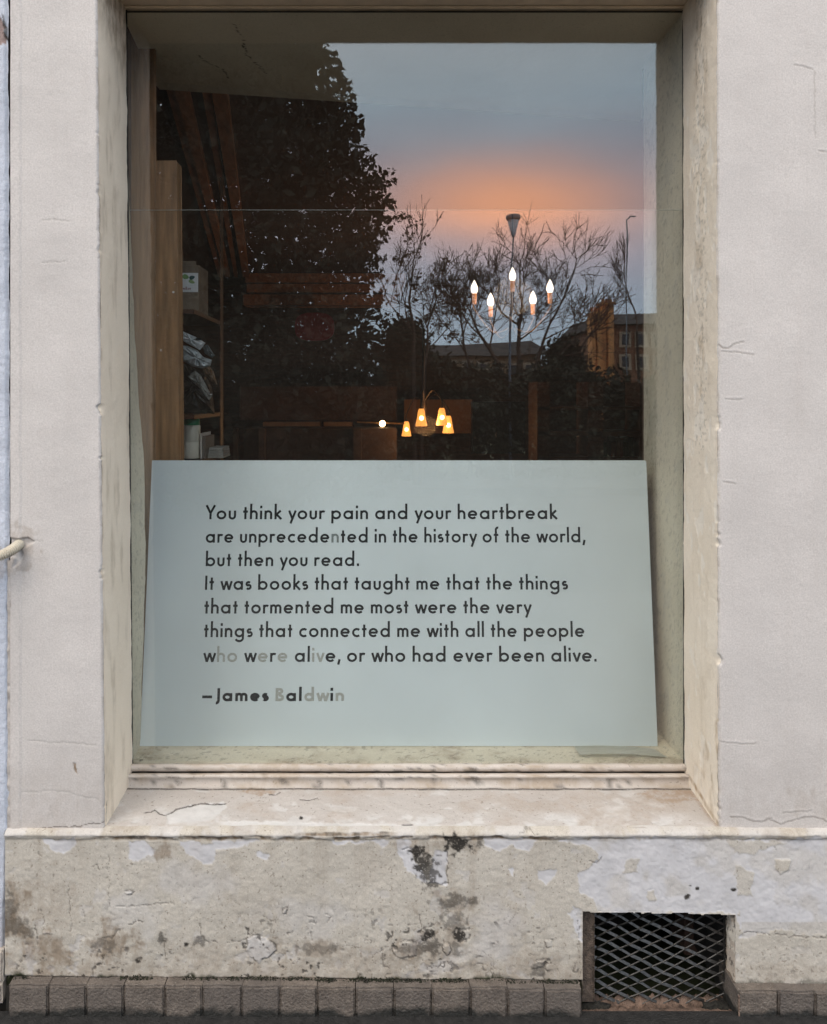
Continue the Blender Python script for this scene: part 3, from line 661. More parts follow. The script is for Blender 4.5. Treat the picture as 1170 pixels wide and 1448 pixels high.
# right return, flaking lime
vv = np.linspace(1284, 1450, 90); yy = np.linspace(-0.0095, 0.045, 18); Yg, Vg = np.meshgrid(yy, vv)
hh = 0.002 * fbm(Yg * 900, Vg, 10, 310, 4)
bare_ = sstep(0.0, 0.2, fbm(Yg * 900, Vg, 16, 311, 4)) * (Vg < 1415); mo_ = np.maximum(sstep(1405, 1418, Vg + 8 * fbm(Yg * 900, Vg, 12, 312, 3)), 0.7 * (fbm(Yg * 900, Vg, 7, 313, 3) > 0.55))
rt = sheet('side_return', vx1 + hh * 0 - hh, Yg, ZC - (Vg - CY) / S, paint('vent_return_paint', (0.66, 0.56, 0.46), (0.52, 0.42, 0.32), (0.75, 0.68, 0.58), bump=.003, grain=.3, speck=.8),
           (bare_, 0.75 * sstep(1370, 1415, Vg), mo_, Yg * 0), V0)
boxo('left_mortar', P(821, 1290, 1.815), P(831, 1390, 1.87), simple('sooty_mortar', (0.10, 0.075, 0.058), .9, .6, 70, .003), V0, .002)
# rubble ledge below the mesh
bm = bmesh.new(); nxs = 60; prof = [(1.848, 1408), (1.838, 1419), (1.83, 1424), (1.80, 1428), (1.77, 1441), (1.74, 1452)]
grid = []
for i in range(nxs + 1):
    t = i / nxs; rowv = []
    for j, (dp, py) in enumerate(prof):
        a, b = (832, 1027) if j < 3 else (824, 1043)
        jig = 2.2 * math.sin(i * 1.3 + j * 2) + 1.8 * math.sin(i * 2.9 + j) + random.uniform(-1.6, 1.6)
        p = P(a + (b - a) * t, py + (jig if j < 3 else jig * .25), dp); rowv.append(bm.verts.new(p))
    grid.append(rowv)
for a, b in zip(grid, grid[1:]):
    for j in range(len(prof) - 1): bm.faces.new((a[j], a[j + 1], b[j + 1], b[j]))
lm, lt, lb = new_mat('ledge_rubble'); M['ledge'] = simple('ledge_rubble_brown', (0.15, 0.10, 0.075), 0.85, 0.6, 45, 0.004)
bpy.data.materials.remove(lm)
obj('rubble_ledge', bm, M['ledge'], V0, True)
# dirt heaps in both corners
for (a, b, c_) in ((838, 1432, 30), (1018, 1432, 28)):
    bm = bmesh.new(); r = bmesh.ops.create_icosphere(bm, subdivisions=3, radius=1)
    for v in r['verts']:
        n = 1 + 0.25 * math.sin(v.co.x * 7 + a) * math.cos(v.co.z * 9) + random.uniform(-.05, .05)
        v.co = Vector((v.co.x * c_ / S * n, v.co.y * 0.018 * n, v.co.z * 0.024 * n)) + P(a, b, 1.815)
    obj('dirt_heap', bm, simple('black_leaf_dirt', (0.02, 0.018, 0.014), 0.9, 0.8, 200, 0.003), V0, True)
# the mesh itself
G = empty('grille', P(930, 1410, 1.84)); G.parent = V0; G.matrix_parent_inverse = V0.matrix_world.inverted()
bm = bmesh.new(); rg = random.Random(4)
dpg = 1.84; px0, px1 = 829.0, 1029.0; pitx, pitv = 31.0, 15.4
nr = 18
def gnode(i, k):   # zigzag node of strand row k
    x = px0 - 6 + i * pitx / 2; sl_ = 0.0 * x
    y = 1283 + k * pitv / 2 * 1.0
    return x, y
def warp(x, y): return x + 1.4 * math.sin(y * .07 + 1), y + 1.8 * math.sin(x * .035 + .4) + 1.0 * math.sin(x * .11 + y * .05)
HV = pitv / 2; HX = pitx / 2
for k in range(-1, 20):
    for i in range(-1, 15):
        if (i + k) % 2: continue
        for dn in (1, -1):
            xa, ya = px0 + i * HX, 1288 + k * HV; xb, yb_ = xa + HX, ya + dn * HV
            if xa < px0 - 2 or xb > px1 + 3 or min(ya, yb_) < 1284 or max(ya, yb_) > 1425: continue
            A_, B_ = warp(xa, ya), warp(xb, yb_)
            pa = P(A_[0], A_[1], dpg + rg.uniform(0, .0015)); pb = P(B_[0], B_[1], dpg + rg.uniform(0, .0015))
            d = (pb - pa).normalized(); n_ = d.cross(Vector((0, 1, 0))).normalized()
            wv = (n_ * 0.8 + Vector((0, 0.55 * dn, 0))).normalized() * rg.uniform(.0025, .0034); tv = d.cross(wv).normalized() * 0.0010
            e = d * 0.0018
            r0 = [bm.verts.new(pa - e + q) for q in (wv + tv, -wv + tv, -wv - tv, wv - tv)]
            r1 = [bm.verts.new(pb + e + q) for q in (wv + tv, -wv + tv, -wv - tv, wv - tv)]
            for q in range(4): bm.faces.new((r0[q], r0[(q + 1) % 4], r1[(q + 1) % 4], r1[q]))
            bm.faces.new(r0[::-1]); bm.faces.new(r1)
gm = obj('expanded_mesh', bm, M['iron'], V0); gm['label'] = 'diamond pattern of black expanded metal'
bpy.data.objects.remove(G)
for a, b in (((831, 1288), (833.5, 1424)), ((1023, 1288), (1026, 1424))):
    boxo('grille_edge', P(*a, 1.842), P(*b, 1.835), M['iron'], V0)
boxo('grille_edge', P(831, 1286, 1.842), P(1026, 1290, 1.835), M['iron'], V0)

# ------------------------------------------------------------------ window
WN = empty('window', P(575, 1080, D + GL)); WN.parent = B
def strip(name, segs, mat, parent, wobble=0.0006, n=120):
    """long horizontal moulding: segs = list of (depth, row) profile points, first = top"""
    xs = np.linspace(0, 1, n); T, J = np.meshgrid(xs, np.arange(len(segs)))
    dp = np.array([s[0] for s in segs])[J]; rw = np.array([s[1] for s in segs])[J]; l = np.array([s[2] for s in segs])[J]; r = np.array([s[3] for s in segs])[J]
    px = l + (r - l) * T
    wob = wobble * fbm(px, J * 30.0, 25, 400, 3)
    X = (px - CX) / F * dp; Z = ZC - (rw - CY) / F * dp + wob; Y = dp - D + wob * 0.5
    st = 0.55 * sstep(0.0, 0.6, fbm(px, J * 9.0, 40, 401, 4)); mo_ = 0.6 * sstep(0.55, 0.7, fbm(px, J * 9.0, 12, 402, 3))
    ba = 0.6 * sstep(0.45, 0.6, fbm(px, J * 9.0, 18, 403, 4))
    return sheet(name, X, Y, Z, mat, (ba, st, mo_, X * 0), parent)
DG = D + GL
m1 = strip('glazing_bead', [(DG - .002, 1079.5, 184, 968), (DG - .010, 1081, 183, 969), (DG - .014, 1083, 183, 970), (DG - .015, 1087, 183, 971), (DG - .013, 1090.5, 183, 971), (DG - .004, 1091, 183, 971)], M['wood_cream'], WN)
boxo('frame_gap', P(181, 1088, DG + .004), P(972, 1095, DG + .012), M['gap'], WN)
m2 = strip('bottom_rail', [(DG + .0, 1092.6, 178, 974), (DG - .024, 1094.2, 179, 974), (DG - .032, 1096, 179, 975), (DG - .034, 1099.5, 178, 976), (DG - .028, 1101, 178, 976), (DG - .028, 1106, 177, 976), (DG - .030, 1113, 176, 977), (DG - .034, 1115.6, 176, 977), (DG - .02, 1116, 176, 978)], M['wood_cream'], WN)
boxo('bottom_rail_core', P(172, 1097, DG - .02), P(978, 1120, DG + .02), M['gap'], WN)
m1['label'] = 'thin cream bead under the glass'; m2['label'] = 'moulded cream bottom rail'
# top rail
boxo('top_rail', P(172, 8.5, DG - 0.012), P(974, 15.5, DG + .01), M['wood_tan'], WN, 0.0012)
boxo('top_rail_shadow_gap', P(172, 15.5, DG + 0.0), P(974, 18.0, DG + .004), M['gap'], WN)
boxo('top_rail_backing', P(172, -40, DG + 0.004), P(974, 8.6, DG + .01), M['wood_tan'], WN)
# dark strips painting the shade of the gaps beside the glass
for a0, a1, b0, b1 in ((177.6, 179.8, 186.6, 188.2), (965.4, 967.2, 967.0, 969)):
    bm = bmesh.new(); vv_ = [P(a0, 14, DG - .001), P(a1, 14, DG - .001), P(b1, 1082, DG - .001), P(b0, 1082, DG - .001)]
    f0 = [bm.verts.new(p) for p in vv_]; f1 = [bm.verts.new(p + Vector((0, .0025, 0))) for p in vv_]
    bm.faces.new(f0[::-1]); bm.faces.new(f1)
    for q in range(4): bm.faces.new((f0[q], f0[(q + 1) % 4], f1[(q + 1) % 4], f1[q]))
    obj('gap_shade_strip', bm, M['gap'], WN)
# panes
def pane(name, p0, p1, th, mat, parent):
    return boxo(name, p0, (p1.x, p0.y + th, p1.z), mat, parent)
pn = pane('outer_pane', P(170, 8, DG), P(975, 1086, DG), 0.004, M['glass'], WN); pn['label'] = 'large outer sheet of glass'
pn2 = pane('inner_pane', P(181.5, 297.5, DG + .018), P(966, 1076, DG + .018), 0.004, M['glass2'], WN); pn2['label'] = 'lower inner sheet of glass reaching two thirds up'
boxo('pane_edge', P(181.5, 296.6, DG + .0179), P(966, 297.5, DG + .0221), M['glassedge'], WN)

# interior reveal: sides, head and inner sill
IN = empty('inner_reveal', P(575, 1075, DG + .05)); IN.parent = B
def quadsheet(name, cs, n, m_, mat, parent, wear_fn, amp=0.0008):
    """relief sheet over four corner points: a (top near), b (top far), c (bottom far), d (bottom near)"""
    a, b, c, d = [np.array(p) for p in cs]
    S_, T_ = np.meshgrid(np.linspace(0, 1, n), np.linspace(0, 1, m_))
    S3, T3 = S_[..., None], T_[..., None]
    Pp = (a * (1 - S3) + b * S3) * (1 - T3) + (d * (1 - S3) + c * S3) * T3
    L1 = np.linalg.norm(b - a) * 611; L2 = np.linalg.norm(d - a) * 611
    Ug, Vg = S_ * L1, T_ * L2
    nrm = np.cross(b - a, d - a); nrm = nrm / np.linalg.norm(nrm)
    hh = amp * fbm(Ug, Vg, 30, 500 + n, 4)
    Pp = Pp + nrm * hh[..., None]
    return sheet(name, Pp[..., 0], Pp[..., 1], Pp[..., 2], mat, wear_fn(Ug, Vg), parent)
def w_rev(Ug, Vg): return (0.3 * (fbm(Ug, Vg, 40, 501, 4) > 0.5), Ug * 0, 0.30 * sstep(0.5, 0.8, fbm(Ug, Vg, 5, 502, 2)), Ug * 0)
e_in = DG + 0.31
rv = quadsheet('side_wall', (P(968.5, 12, DG + .006), P(910.5, 40, e_in), P(910.5, 1100, e_in), P(970.5, 1080, DG + .006)), 60, 400, M['reveal'], IN, w_rev)
rv['label'] = 'olive grey plaster side on the right'
# left side, ragged inner edge
rows_ = np.linspace(12, 1090, 400); g1 = np.linspace(0, 1, 24)
edgepx = np.interp(rows_, [12, 200, 297, 450, 560, 650, 800, 1055, 1090], [176, 180, 184, 190, 196, 204, 206, 199, 197]) + 0.7 * fbm(rows_, rows_ * 0, 25, 510, 4)
edep = DG + .115
nx_ = (np.interp(rows_, [12, 1080], [177, 186.5]) - CX) / F * (DG + .005)
fx_ = (edgepx - CX) / F * edep
Rg, Gg = np.meshgrid(rows_, g1, indexing='ij'); dpp = (DG + .006) + (edep - DG - .006) * Gg
Xr = nx_[:, None] * (1 - Gg) + fx_[:, None] * Gg; Zr = (ZC - (Rg - CY) / F * (DG + .06))
lr = sheet('side_wall', Xr, dpp - D, Zr, M['reveal'], w_rev(Gg * 60, Rg), IN); lr['label'] = 'splayed olive grey plaster side on the left'
# head
hd = quadsheet('head', (P(170, 15, DG + .006), P(218, 116, DG + .46), P(912, 164, DG + .75), P(975, 16, DG + .006)), 120, 300, M['reveal'], IN,
    lambda Ug, Vg: (Ug * 0, Ug * 0, np.maximum(crack(Ug, Vg, [(150, 95), (170, 100), (200, 125), (240, 130)], 1.0, 3, 520), crack(Ug, Vg, [(40, 170), (80, 180), (140, 175), (210, 200)], 1.0, 3, 521)), Ug * 0))
hd['label'] = 'cracked olive plaster ceiling of the recess'
# downstand at the end of the head
a_, b_ = P(218, 116, DG + .46), P(912, 164, DG + .75)
pydata('head_lip', [a_, b_, b_ + Vector((0, .06, .0)), a_ + Vector((0, .06, 0)), a_ + Vector((0, 0, .25)), b_ + Vector((0, 0, .25)), b_ + Vector((0, .06, .25)), a_ + Vector((0, .06, .25))],
       [(0, 1, 2, 3), (2, 6, 7, 3), (0, 4, 5, 1)], simple('olive_lip_plaster', (0.60, 0.56, 0.45), .8, .1, 20, .0008), IN)
# inner sill
isz = P(0, 1080.5, DG + .006).z
quadsheet('inner_sill', (Vector((P(176, 0, DG).x, GL + .006, isz)), Vector((P(176, 0, DG).x - .1, GL + .36, isz)), Vector((P(970, 0, DG).x + .1, GL + .36, isz)), Vector((P(972, 0, DG).x, GL + .006, isz))),
          60, 300, M['reveal'], IN, lambda Ug, Vg: (Ug * 0, 0.5 * sstep(0, .6, fbm(Ug, Vg, 40, 530, 3)), np.maximum(blob(Ug, Vg, 14, 24, 2.5, 4, .3, 5, 531), 0.4 * (fbm(Ug, Vg, 6, 532, 3) > .65)), Ug * 0))

# ------------------------------------------------------------------ quote board
bdep_b, bdep_t = DG + .107, DG + .107 + 0.100
TL, TR = P(215.3, 651, bdep_t), P(914, 651, bdep_t); BR, BL = P(930.3, 1053, bdep_b), P(198, 1055, bdep_b)
BL.z = BR.z = isz + .001
BD = empty('quote_board', (BL + BR) / 2)
tag(BD, 'pale blue green board with a black lettered quotation leaning inside the window', 'sign')
ux = (BR - BL).normalized(); uyv = ((TL + TR) / 2 - (BL + BR) / 2); uy = uyv.normalized(); un = ux.cross(uy).normalized()
bm = bmesh.new()
rcor = 0.005
f0 = []
for p, cx_, cy_ in ((BL, 0, 0), (BR, 0, 0), (TR, 1, 1), (TL, 0, 0)):
    if cx_:
        for a in (0, 22.5, 45, 67.5, 90): f0.append(p + ux * (-rcor + rcor * math.cos(math.radians(a))) + uy * (-rcor + rcor * math.sin(math.radians(a))))
    else: f0.append(p)
v0 = [bm.verts.new(p) for p in f0]; v1 = [bm.verts.new(p - un * .004) for p in f0]
bm.faces.new(v0); bm.faces.new(v1[::-1])
for q in range(len(v0)): bm.faces.new((v0[q], v1[q], v1[(q + 1) % len(v0)], v0[(q + 1) % len(v0)]))
bmesh.ops.recalc_face_normals(bm, faces=bm.faces[:])
obj('panel', bm, M['board'], BD)
camp = Vector((0, -D, ZC))
def onboard(px, py, lift=0.0004):
    d = P(px, py, 1.0) - camp; n = -un if un.y > 0 else un
    t = (BL - camp).dot(n) / d.dot(n); return camp + d * t + n * lift
nb = un if un.y < 0 else -un
# stroke alphabet, geometric sans: cap height 1
XH = 0.615; AS = 1.10; DS = -0.30; RR = 0.262
def arc(cx, cy, rx, ry, a0, a1, n=14): return [(cx + rx * math.cos(math.radians(a0 + (a1 - a0) * i / n)), cy + ry * math.sin(math.radians(a0 + (a1 - a0) * i / n))) for i in range(n + 1)]
def glyph(c, t):
    q = t / 2; r = XH / 2 - q + .01; m = XH / 2; x0 = q
    if c == 'o': return [arc(r + q, m, r, r, 0, 360, 26)], 2 * r + t
    if c == 'a': return [arc(r + q, m, r, r, 0, 360, 26), [(2 * r + q, 0), (2 * r + q, XH)]], 2 * r + t + .03
    if c == 'd': return [arc(r + q, m, r, r, 0, 360, 26), [(2 * r + q, 0), (2 * r + q, AS)]], 2 * r + t + .03
    if c == 'b': return [arc(r + q, m, r, r, 0, 360, 26), [(q, 0), (q, AS)]], 2 * r + t
    if c == 'p': return [arc(r + q, m, r, r, 0, 360, 26), [(q, DS), (q, XH)]], 2 * r + t
    if c == 'g': return [arc(r + q, m, r, r, 0, 360, 26), [(2 * r + q, XH), (2 * r + q, -.06)] + arc(r + q, -.06, r, .21, 0, -160, 10)], 2 * r + t + .03
    if c == 'c': return [arc(r + q, m, r, r, 48, 312, 20)], 2 * r + t - .12
    if c == 'e': return [arc(r + q, m, r, r, 0, 318, 22), [(q * .6, m), (2 * r + q * 1.3, m)]], 2 * r + t
    if c in 'hn':
        w = .36; tp = AS if c == 'h' else XH; rr = w / 2
        return [[(q, 0), (q, tp)], arc(q + rr, XH - q - rr + .02, rr, rr, 180, 0, 12) + [(q + w, 0)]], w + t
    if c == 'm':
        w = .30; rr = w / 2
        return [[(q, 0), (q, XH)]] + [arc(q + rr + k * w, XH - q - rr + .02, rr, rr, 180, 0, 12) + [(q + w + k * w, 0)] for k in (0, 1)], 2 * w + t
    if c == 'u': w = .34; rr = w / 2; return [[(q, XH)] + arc(q + rr, q + rr - .02, rr, rr, 180, 360, 12) + [(q + w, XH)]], w + t
    if c == 'i': return [[(q, 0), (q, XH)], [(q, XH + .16), (q, XH + .16 + t * 1.25)]], t
    if c == 'l': return [[(q, 0), (q, AS)]], t
    if c == 'k': return [[(q, 0), (q, AS)], [(q, .27), (q + .33, XH)], [(q + .07, .34), (q + .38, 0)]], .46
    if c == 'r': return [[(q, 0), (q, XH)], arc(q + .17, XH - q - .15, .17, .16, 175, 50, 7)], .33
    if c == 's': return [arc(.19, XH - q - .125, .125, .125, 40, 255, 10) + arc(.19, q + .135, .14, .14, 85, -140, 12)], .37
    if c == 't': return [[(.15, 0), (.15, XH + .25)], [(.0, XH - q), (.30, XH - q)]], .30
    if c == 'f': return [[(.15, 0), (.15, AS - .20)] + arc(.29, AS - .20, .14, .15, 180, 75, 8), [(.0, XH - q), (.32, XH - q)]], .34
    if c == 'v': return [[(.04, XH), (.24, .0)], [(.24, .0), (.44, XH)]], .48
    if c == 'w': return [[(.04, XH), (.21, .0)], [(.21, .0), (.38, XH * 1.0)], [(.38, XH), (.55, .0)], [(.55, .0), (.72, XH)]], .76
    if c == 'y': return [[(.04, XH), (.25, .03)], [(.46, XH), (.14, DS)]], .50
    if c == 'Y': return [[(.04, 1), (.31, .43)], [(.58, 1), (.31, .43)], [(.31, .46), (.31, 0)]], .62
    if c == 'I': return [[(q, 0), (q, 1)]], t
    if c == 'J': return [[(.27, 1), (.27, .10)] + arc(.13, .06, .14, .20, 0, -100, 8)], .27 + q
    if c == 'B': return [[(q, 0), (q, 1)], [(q, 1 - q), (.24, 1 - q)] + arc(.24, .76, .17, .24 - q, 90, -90, 10) + [(q, .53)], [(q, .53), (.27, .53)] + arc(.27, .265, .20, .265 - q, 90, -90, 10) + [(q, q)]], .53
    if c == '.': return [[(q, 0), (q, t * 1.25)]], t
    if c == ',': return [[(q * 1.6, t * 1.2), (q * .4, -t * 1.3)]], t * 1.3
    if c == '\u2014': return [[(0, .33), (.62, .33)]], .62
    return [], .26
def text_line(s, bx, by, ex, ey, cap, t, faded={}, gap=.135, name='text_line', label=None):
    glyphs = []; x = 0
    for ch in s:
        if ch == ' ': x += .31; glyphs.append(None); continue
        st_, w = glyph(ch, t); g_ = gap * (0.55 if ch in 'vwyY,.' else 1); glyphs.append((st_, x, t)); x += w + g_
        last = x - g_
    O = onboard(bx, by); E = onboard(ex, ey); dirv = (E - O); Lw = dirv.length; dirv.normalize(); upv = uy
    T_ = onboard(bx, by - cap); Hc = (T_ - O).length; kx = Lw / last
    chars = [c for c in s]
    for gi, g_ in enumerate(glyphs):
        if not g_: continue
        key = faded.get(gi, 'ink'); V = []; Fc = []; cnt = 0
        st_, gx_, _ = g_
        for pl_ in st_:
            cnt += 1; lift = 0.00005 * cnt
            pts = [(kx * (gx_ + a), Hc * b) for a, b in pl_]; hw = t / 2 * (kx + Hc) / 2
            n = len(pts); closed = n > 3 and math.hypot(pts[0][0] - pts[-1][0], pts[0][1] - pts[-1][1]) < 1e-6
            for i, (a, b) in enumerate(pts):
                if closed: pa = pts[i - 1] if i else pts[-2]; pb = pts[i + 1] if i < n - 1 else pts[1]
                else: pa = pts[max(i - 1, 0)]; pb = pts[min(i + 1, n - 1)]
                dx_, dy_ = pb[0] - pa[0], pb[1] - pa[1]; l_ = math.hypot(dx_, dy_) or 1; nx2, ny2 = -dy_ / l_ * hw, dx_ / l_ * hw
                for s_ in (1, -1): V.append(O + dirv * (a + nx2 * s_) + upv * (b + ny2 * s_) + nb * lift)
            k0 = len(V) - 2 * n
            for i in range(n - 1): a = k0 + 2 * i; Fc.append((a, a + 1, a + 3, a + 2))
        o = pydata('letter' if chars[gi] not in ',.\u2014' else 'punctuation_mark', V, Fc, M[key], BD)
        if key != 'ink': o['label'] = 'letter worn away to a pale ghost'
TX = .15
def fade(s, idx, key='faded'): return {i: key for i in idx}
l2 = 'are unprecedented in the history of the world,'
l7 = 'who were alive, or who had ever been alive.'
text_line('You think your pain and your heartbreak', 291, 734.3, 788, 734.0, 20, TX)
text_line(l2, 291, 767.4, 828.5, 767.0, 20, TX, {13: 'fadedmid'})
text_line('but then you read.', 291, 800.6, 508, 800.4, 20, TX)
text_line('It was books that taught me that the things', 290, 834.1, 803, 833.6, 20.2, TX)
text_line('that tormented me most were the very', 289, 867.6, 752, 867.2, 20.4, TX)
text_line('things that connected me with all the people', 288.5, 901, 827, 900.6, 20.6, TX)
text_line(l7, 288, 936, 844, 935.5, 20.6, TX, {1: 'faded', 2: 'faded', 5: 'faded', 7: 'faded', 11: 'faded', 12: 'faded'})
text_line('\u2014James Baldwin', 286, 991.5, 487, 991.2, 18.5, .19, {7: 'faded', 10: 'faded', 11: 'faded', 13: 'faded'})

# curled booklet lying on the inner sill
bm = bmesh.new(); n = 24; grid = []
M['paper'] = simple('grey_green_paper', (0.66, 0.68, 0.60), 0.7, 0.08, 60, .0002, stretch=(1, 20, 1))
for i in range(n + 1):
    t = i / n; col = []
    for j in range(7):
        s_ = j / 6; near = P(820 + (945 - 820) * t, 1069 + 6 * t + 0 * s_, DG + .034); far = P(812 + (925 - 812) * t, 1052 + 4 * t, DG + .085)
        p = near.lerp(far, s_); p.z = isz + .004 + .006 * math.sin(math.pi * t) * (1 - .3 * s_) + 0.007 * (1 - t)
        col.append(bm.verts.new(p))
    grid.append(col)
fs = []
for a, b in zip(grid, grid[1:]):
    for j in range(6): fs.append(bm.faces.new((a[j], a[j + 1], b[j + 1], b[j])))
bmesh.ops.solidify(bm, geom=fs, thickness=0.0022)
bk = obj('booklet', bm, M['paper'], None, True); tag(bk, 'curled grey green booklet lying on the inner sill in front of the board', 'booklet')

# ------------------------------------------------------------------ neighbouring building, left edge
NB = empty('neighbouring_building', (-1.2, 0, 0)); tag(NB, 'blue white rendered house at the far left edge, past the dark joint', 'building')
vsn = ax(-300, 1342, 3.0); usn = np.array(list(np.linspace(-2600, -30, 40)) + list(np.arange(-26, 9, 1.5)))
Vv, U = np.meshgrid(vsn, usn, indexing='ij')
edge_w = np.interp(vsn, [0, 700, 800, 1165, 1342], [10.5, 12.5, 12, 12, 7.5]) + 0.8 * fbm(vsn, vsn * 0, 20, 600, 4)
U = np.where(U > -26, -26 + (U + 26) / 33.5 * (edge_w[:, None] + 26), U)
h = .002 * fbm(U, Vv, 40, 601, 5) - .006 * sstep(4, 0, edge_w[:, None] - U)
ba = patch(U, Vv, [(-5, 24), (4, 26), (8, 45), (9, 60), (-5, 64)], 3, 1, 602); h -= .004 * ba
sheet('render', (U - CX) / S, -h - .004, ZC - (Vv - CY) / S, M['neighbour'], (ba, 0.3 * blob(U, Vv, 0, 800, 25, 20, .8, 8, 603) + 0.3 * sstep(1200, 1340, Vv), 0.8 * patch(U, Vv, [(4, 20), (9, 24), (12, 60), (6, 50)], 2, 1, 604), U * 0), NB)
for i, (a, b, c_, d_) in enumerate([(-60, 9, 1338, 1382), (-48, 8, 1384, 1412)]):
    me = stone_mesh(20 + i, (b - a) / S * 2, (d_ - c_) / S * 1.0, .06); me.materials.clear()
    me.materials.append(M.setdefault('tuff', simple('pale_rough_stone', (0.40, 0.35, 0.30), 0.85, 0.4, 45, 0.004)))
    o = bpy.data.objects.new('base_stone', me); C.objects.link(o); o.parent = NB; o.matrix_parent_inverse = Matrix.Translation((1.2, 0, 0))
    o.location = W(a - (b - a) * .5 + (b - a) / 2, (c_ + d_) / 2, .012)
boxo('footing', W(-2600, 1342, .02), W(10, 1450, .1), M['gap'], NB)
# the open joint between the houses
boxo('wall_joint', W(8, -300, .012), W(18, 1450, .05), M['gap'], NB)
# mortar filling the joint below the cable
vj = ax(792, 1345, 2.0); uj = np.linspace(11, 16.5, 6); Vv, U = np.meshgrid(vj, uj, indexing='ij')
sheet('joint_filler', (U - CX) / S, -.001 + .002 * fbm(U, Vv, 10, 610, 3), ZC - (Vv - CY) / S, M['wall'], (U * 0, U * 0 + .3, .35 * sstep(.3, .9, fbm(U, Vv, 24, 611, 3)), U * 0), NB)

# corrugated cable conduit entering the broken corner
bm = bmesh.new(); pts = []; rad = []
cps = [P(-60, 802, 1.74), P(-20, 792, 1.745), P(0, 786, 1.755), P(14, 779.5, 1.77), P(24, 772.5, 1.79), P(33, 765, 1.83)]
def catmull(cps, n):
    o_ = []
    for i in range(len(cps) - 1):
        p0, p1, p2, p3 = cps[max(i - 1, 0)], cps[i], cps[i + 1], cps[min(i + 2, len(cps) - 1)]
        for k in range(n):
            t = k / n; o_.append(0.5 * ((2 * p1) + (p2 - p0) * t + (2 * p0 - 5 * p1 + 4 * p2 - p3) * t * t + (3 * p1 - p0 - 3 * p2 + p3) * t ** 3))
    return o_ + [cps[-1]]
cp = catmull(cps, 40); s_ = 0; prev = cp[0]
for p in cp:
    s_ += (p - prev).length; prev = p; pts.append(p); rad.append(0.0112 + 0.0014 * math.cos(s_ * 2 * math.pi / 0.0042))
tube(bm, pts, rad, 16)
cd = obj('cable_conduit', bm, simple('cream_corrugated_plastic', (0.50, 0.45, 0.36), 0.5, 0.15, 40), None, True)
tag(cd, 'cream corrugated conduit entering a broken hole at the left wall joint', 'conduit')

# ------------------------------------------------------------------ room behind the glass
RM = empty('shop_room', (0, 3, 0)); RM.parent = B
rx0, rx1, ry0, ry1, rz0, rz1 = -2.6, 4.5, GL + .78, 5.9, -0.05, ZC + 1.09
def room_wall(name, pts, mat): return pydata(name, pts, [(0, 1, 2, 3)], mat, RM)
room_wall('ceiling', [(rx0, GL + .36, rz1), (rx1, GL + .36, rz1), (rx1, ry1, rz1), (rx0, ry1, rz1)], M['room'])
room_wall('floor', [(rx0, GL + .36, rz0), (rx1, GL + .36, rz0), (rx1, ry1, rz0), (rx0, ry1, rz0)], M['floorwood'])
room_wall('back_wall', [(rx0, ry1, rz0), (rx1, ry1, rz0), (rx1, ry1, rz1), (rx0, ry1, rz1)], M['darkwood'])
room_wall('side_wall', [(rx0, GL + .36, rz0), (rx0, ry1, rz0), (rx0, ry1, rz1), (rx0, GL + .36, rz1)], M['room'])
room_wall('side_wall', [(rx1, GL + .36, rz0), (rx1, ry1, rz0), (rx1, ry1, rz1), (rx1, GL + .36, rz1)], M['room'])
# inner face of the front wall, around the opening
fx0, fx1 = P(204, 0, DG + .115).x - .01, P(911, 0, e_in).x
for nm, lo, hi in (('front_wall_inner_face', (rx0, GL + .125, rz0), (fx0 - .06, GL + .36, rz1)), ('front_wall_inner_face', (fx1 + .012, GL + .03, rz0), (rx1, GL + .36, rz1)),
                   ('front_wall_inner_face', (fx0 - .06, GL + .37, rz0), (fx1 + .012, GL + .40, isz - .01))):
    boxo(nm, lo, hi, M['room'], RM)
room_wall('ceiling', [(rx0, GL + .10, rz1 + .004), (rx1, GL + .10, rz1 + .004), (rx1, GL + .9, rz1 + .004), (rx0, GL + .9, rz1 + .004)], M['room'])
room_wall('outer_shell', [(rx0, GL + .02, rz1 + .05), (rx1, GL + .02, rz1 + .05), (rx1, ry1 + .1, rz1 + .05), (rx0, ry1 + .1, rz1 + .05)], M['gap'])
# ceiling beams
def beam(a, b, w, hgt):
    bm = bmesh.new(); d = (b - a).normalized(); s2 = Vector((d.y, -d.x, 0)).normalized() * w / 2
    vs_ = [bm.verts.new(p) for p in (a - s2, a + s2, b + s2, b - s2, a - s2 + Vector((0, 0, hgt)), a + s2 + Vector((0, 0, hgt)), b + s2 + Vector((0, 0, hgt)), b - s2 + Vector((0, 0, hgt)))]
    for f in ((0, 1, 2, 3), (7, 6, 5, 4), (0, 4, 5, 1), (1, 5, 6, 2), (2, 6, 7, 3), (3, 7, 4, 0)): bm.faces.new([vs_[k] for k in f])
    obj('ceiling_beam', bm, M['beam'], RM)
bz = rz1 - 0.05
def onz(px, py, z): d = (ZC - z) / (py - CY) * F; return P(px, py, d)
beam(onz(256, 128, bz), onz(322, 392, bz), .042, .05); beam(onz(243, 128, bz + .02), onz(312, 392, bz + .02), .035, .03)
beam(onz(310, 128, bz), onz(348, 392, bz), .052, .05); beam(onz(292, 128, bz + .02), onz(334, 392, bz + .02), .03, .03)
for a, b in (((348, 388, 6.9), (572, 398, 6.9)), ((350, 403, 6.9), (568, 412, 6.9)), ((345, 418, 6.9), (560, 430, 6.9))):
    boxo('cornice', P(*a), (P(*b) + Vector((0, .2, 0))), M['beam'], RM, .01)
boxo('wall_panel', P(340, 548, 6.8), P(560, 592, 6.9), simple('brown_panel_wood', (0.11, 0.045, 0.025), .6, .3, 5), RM, .01)
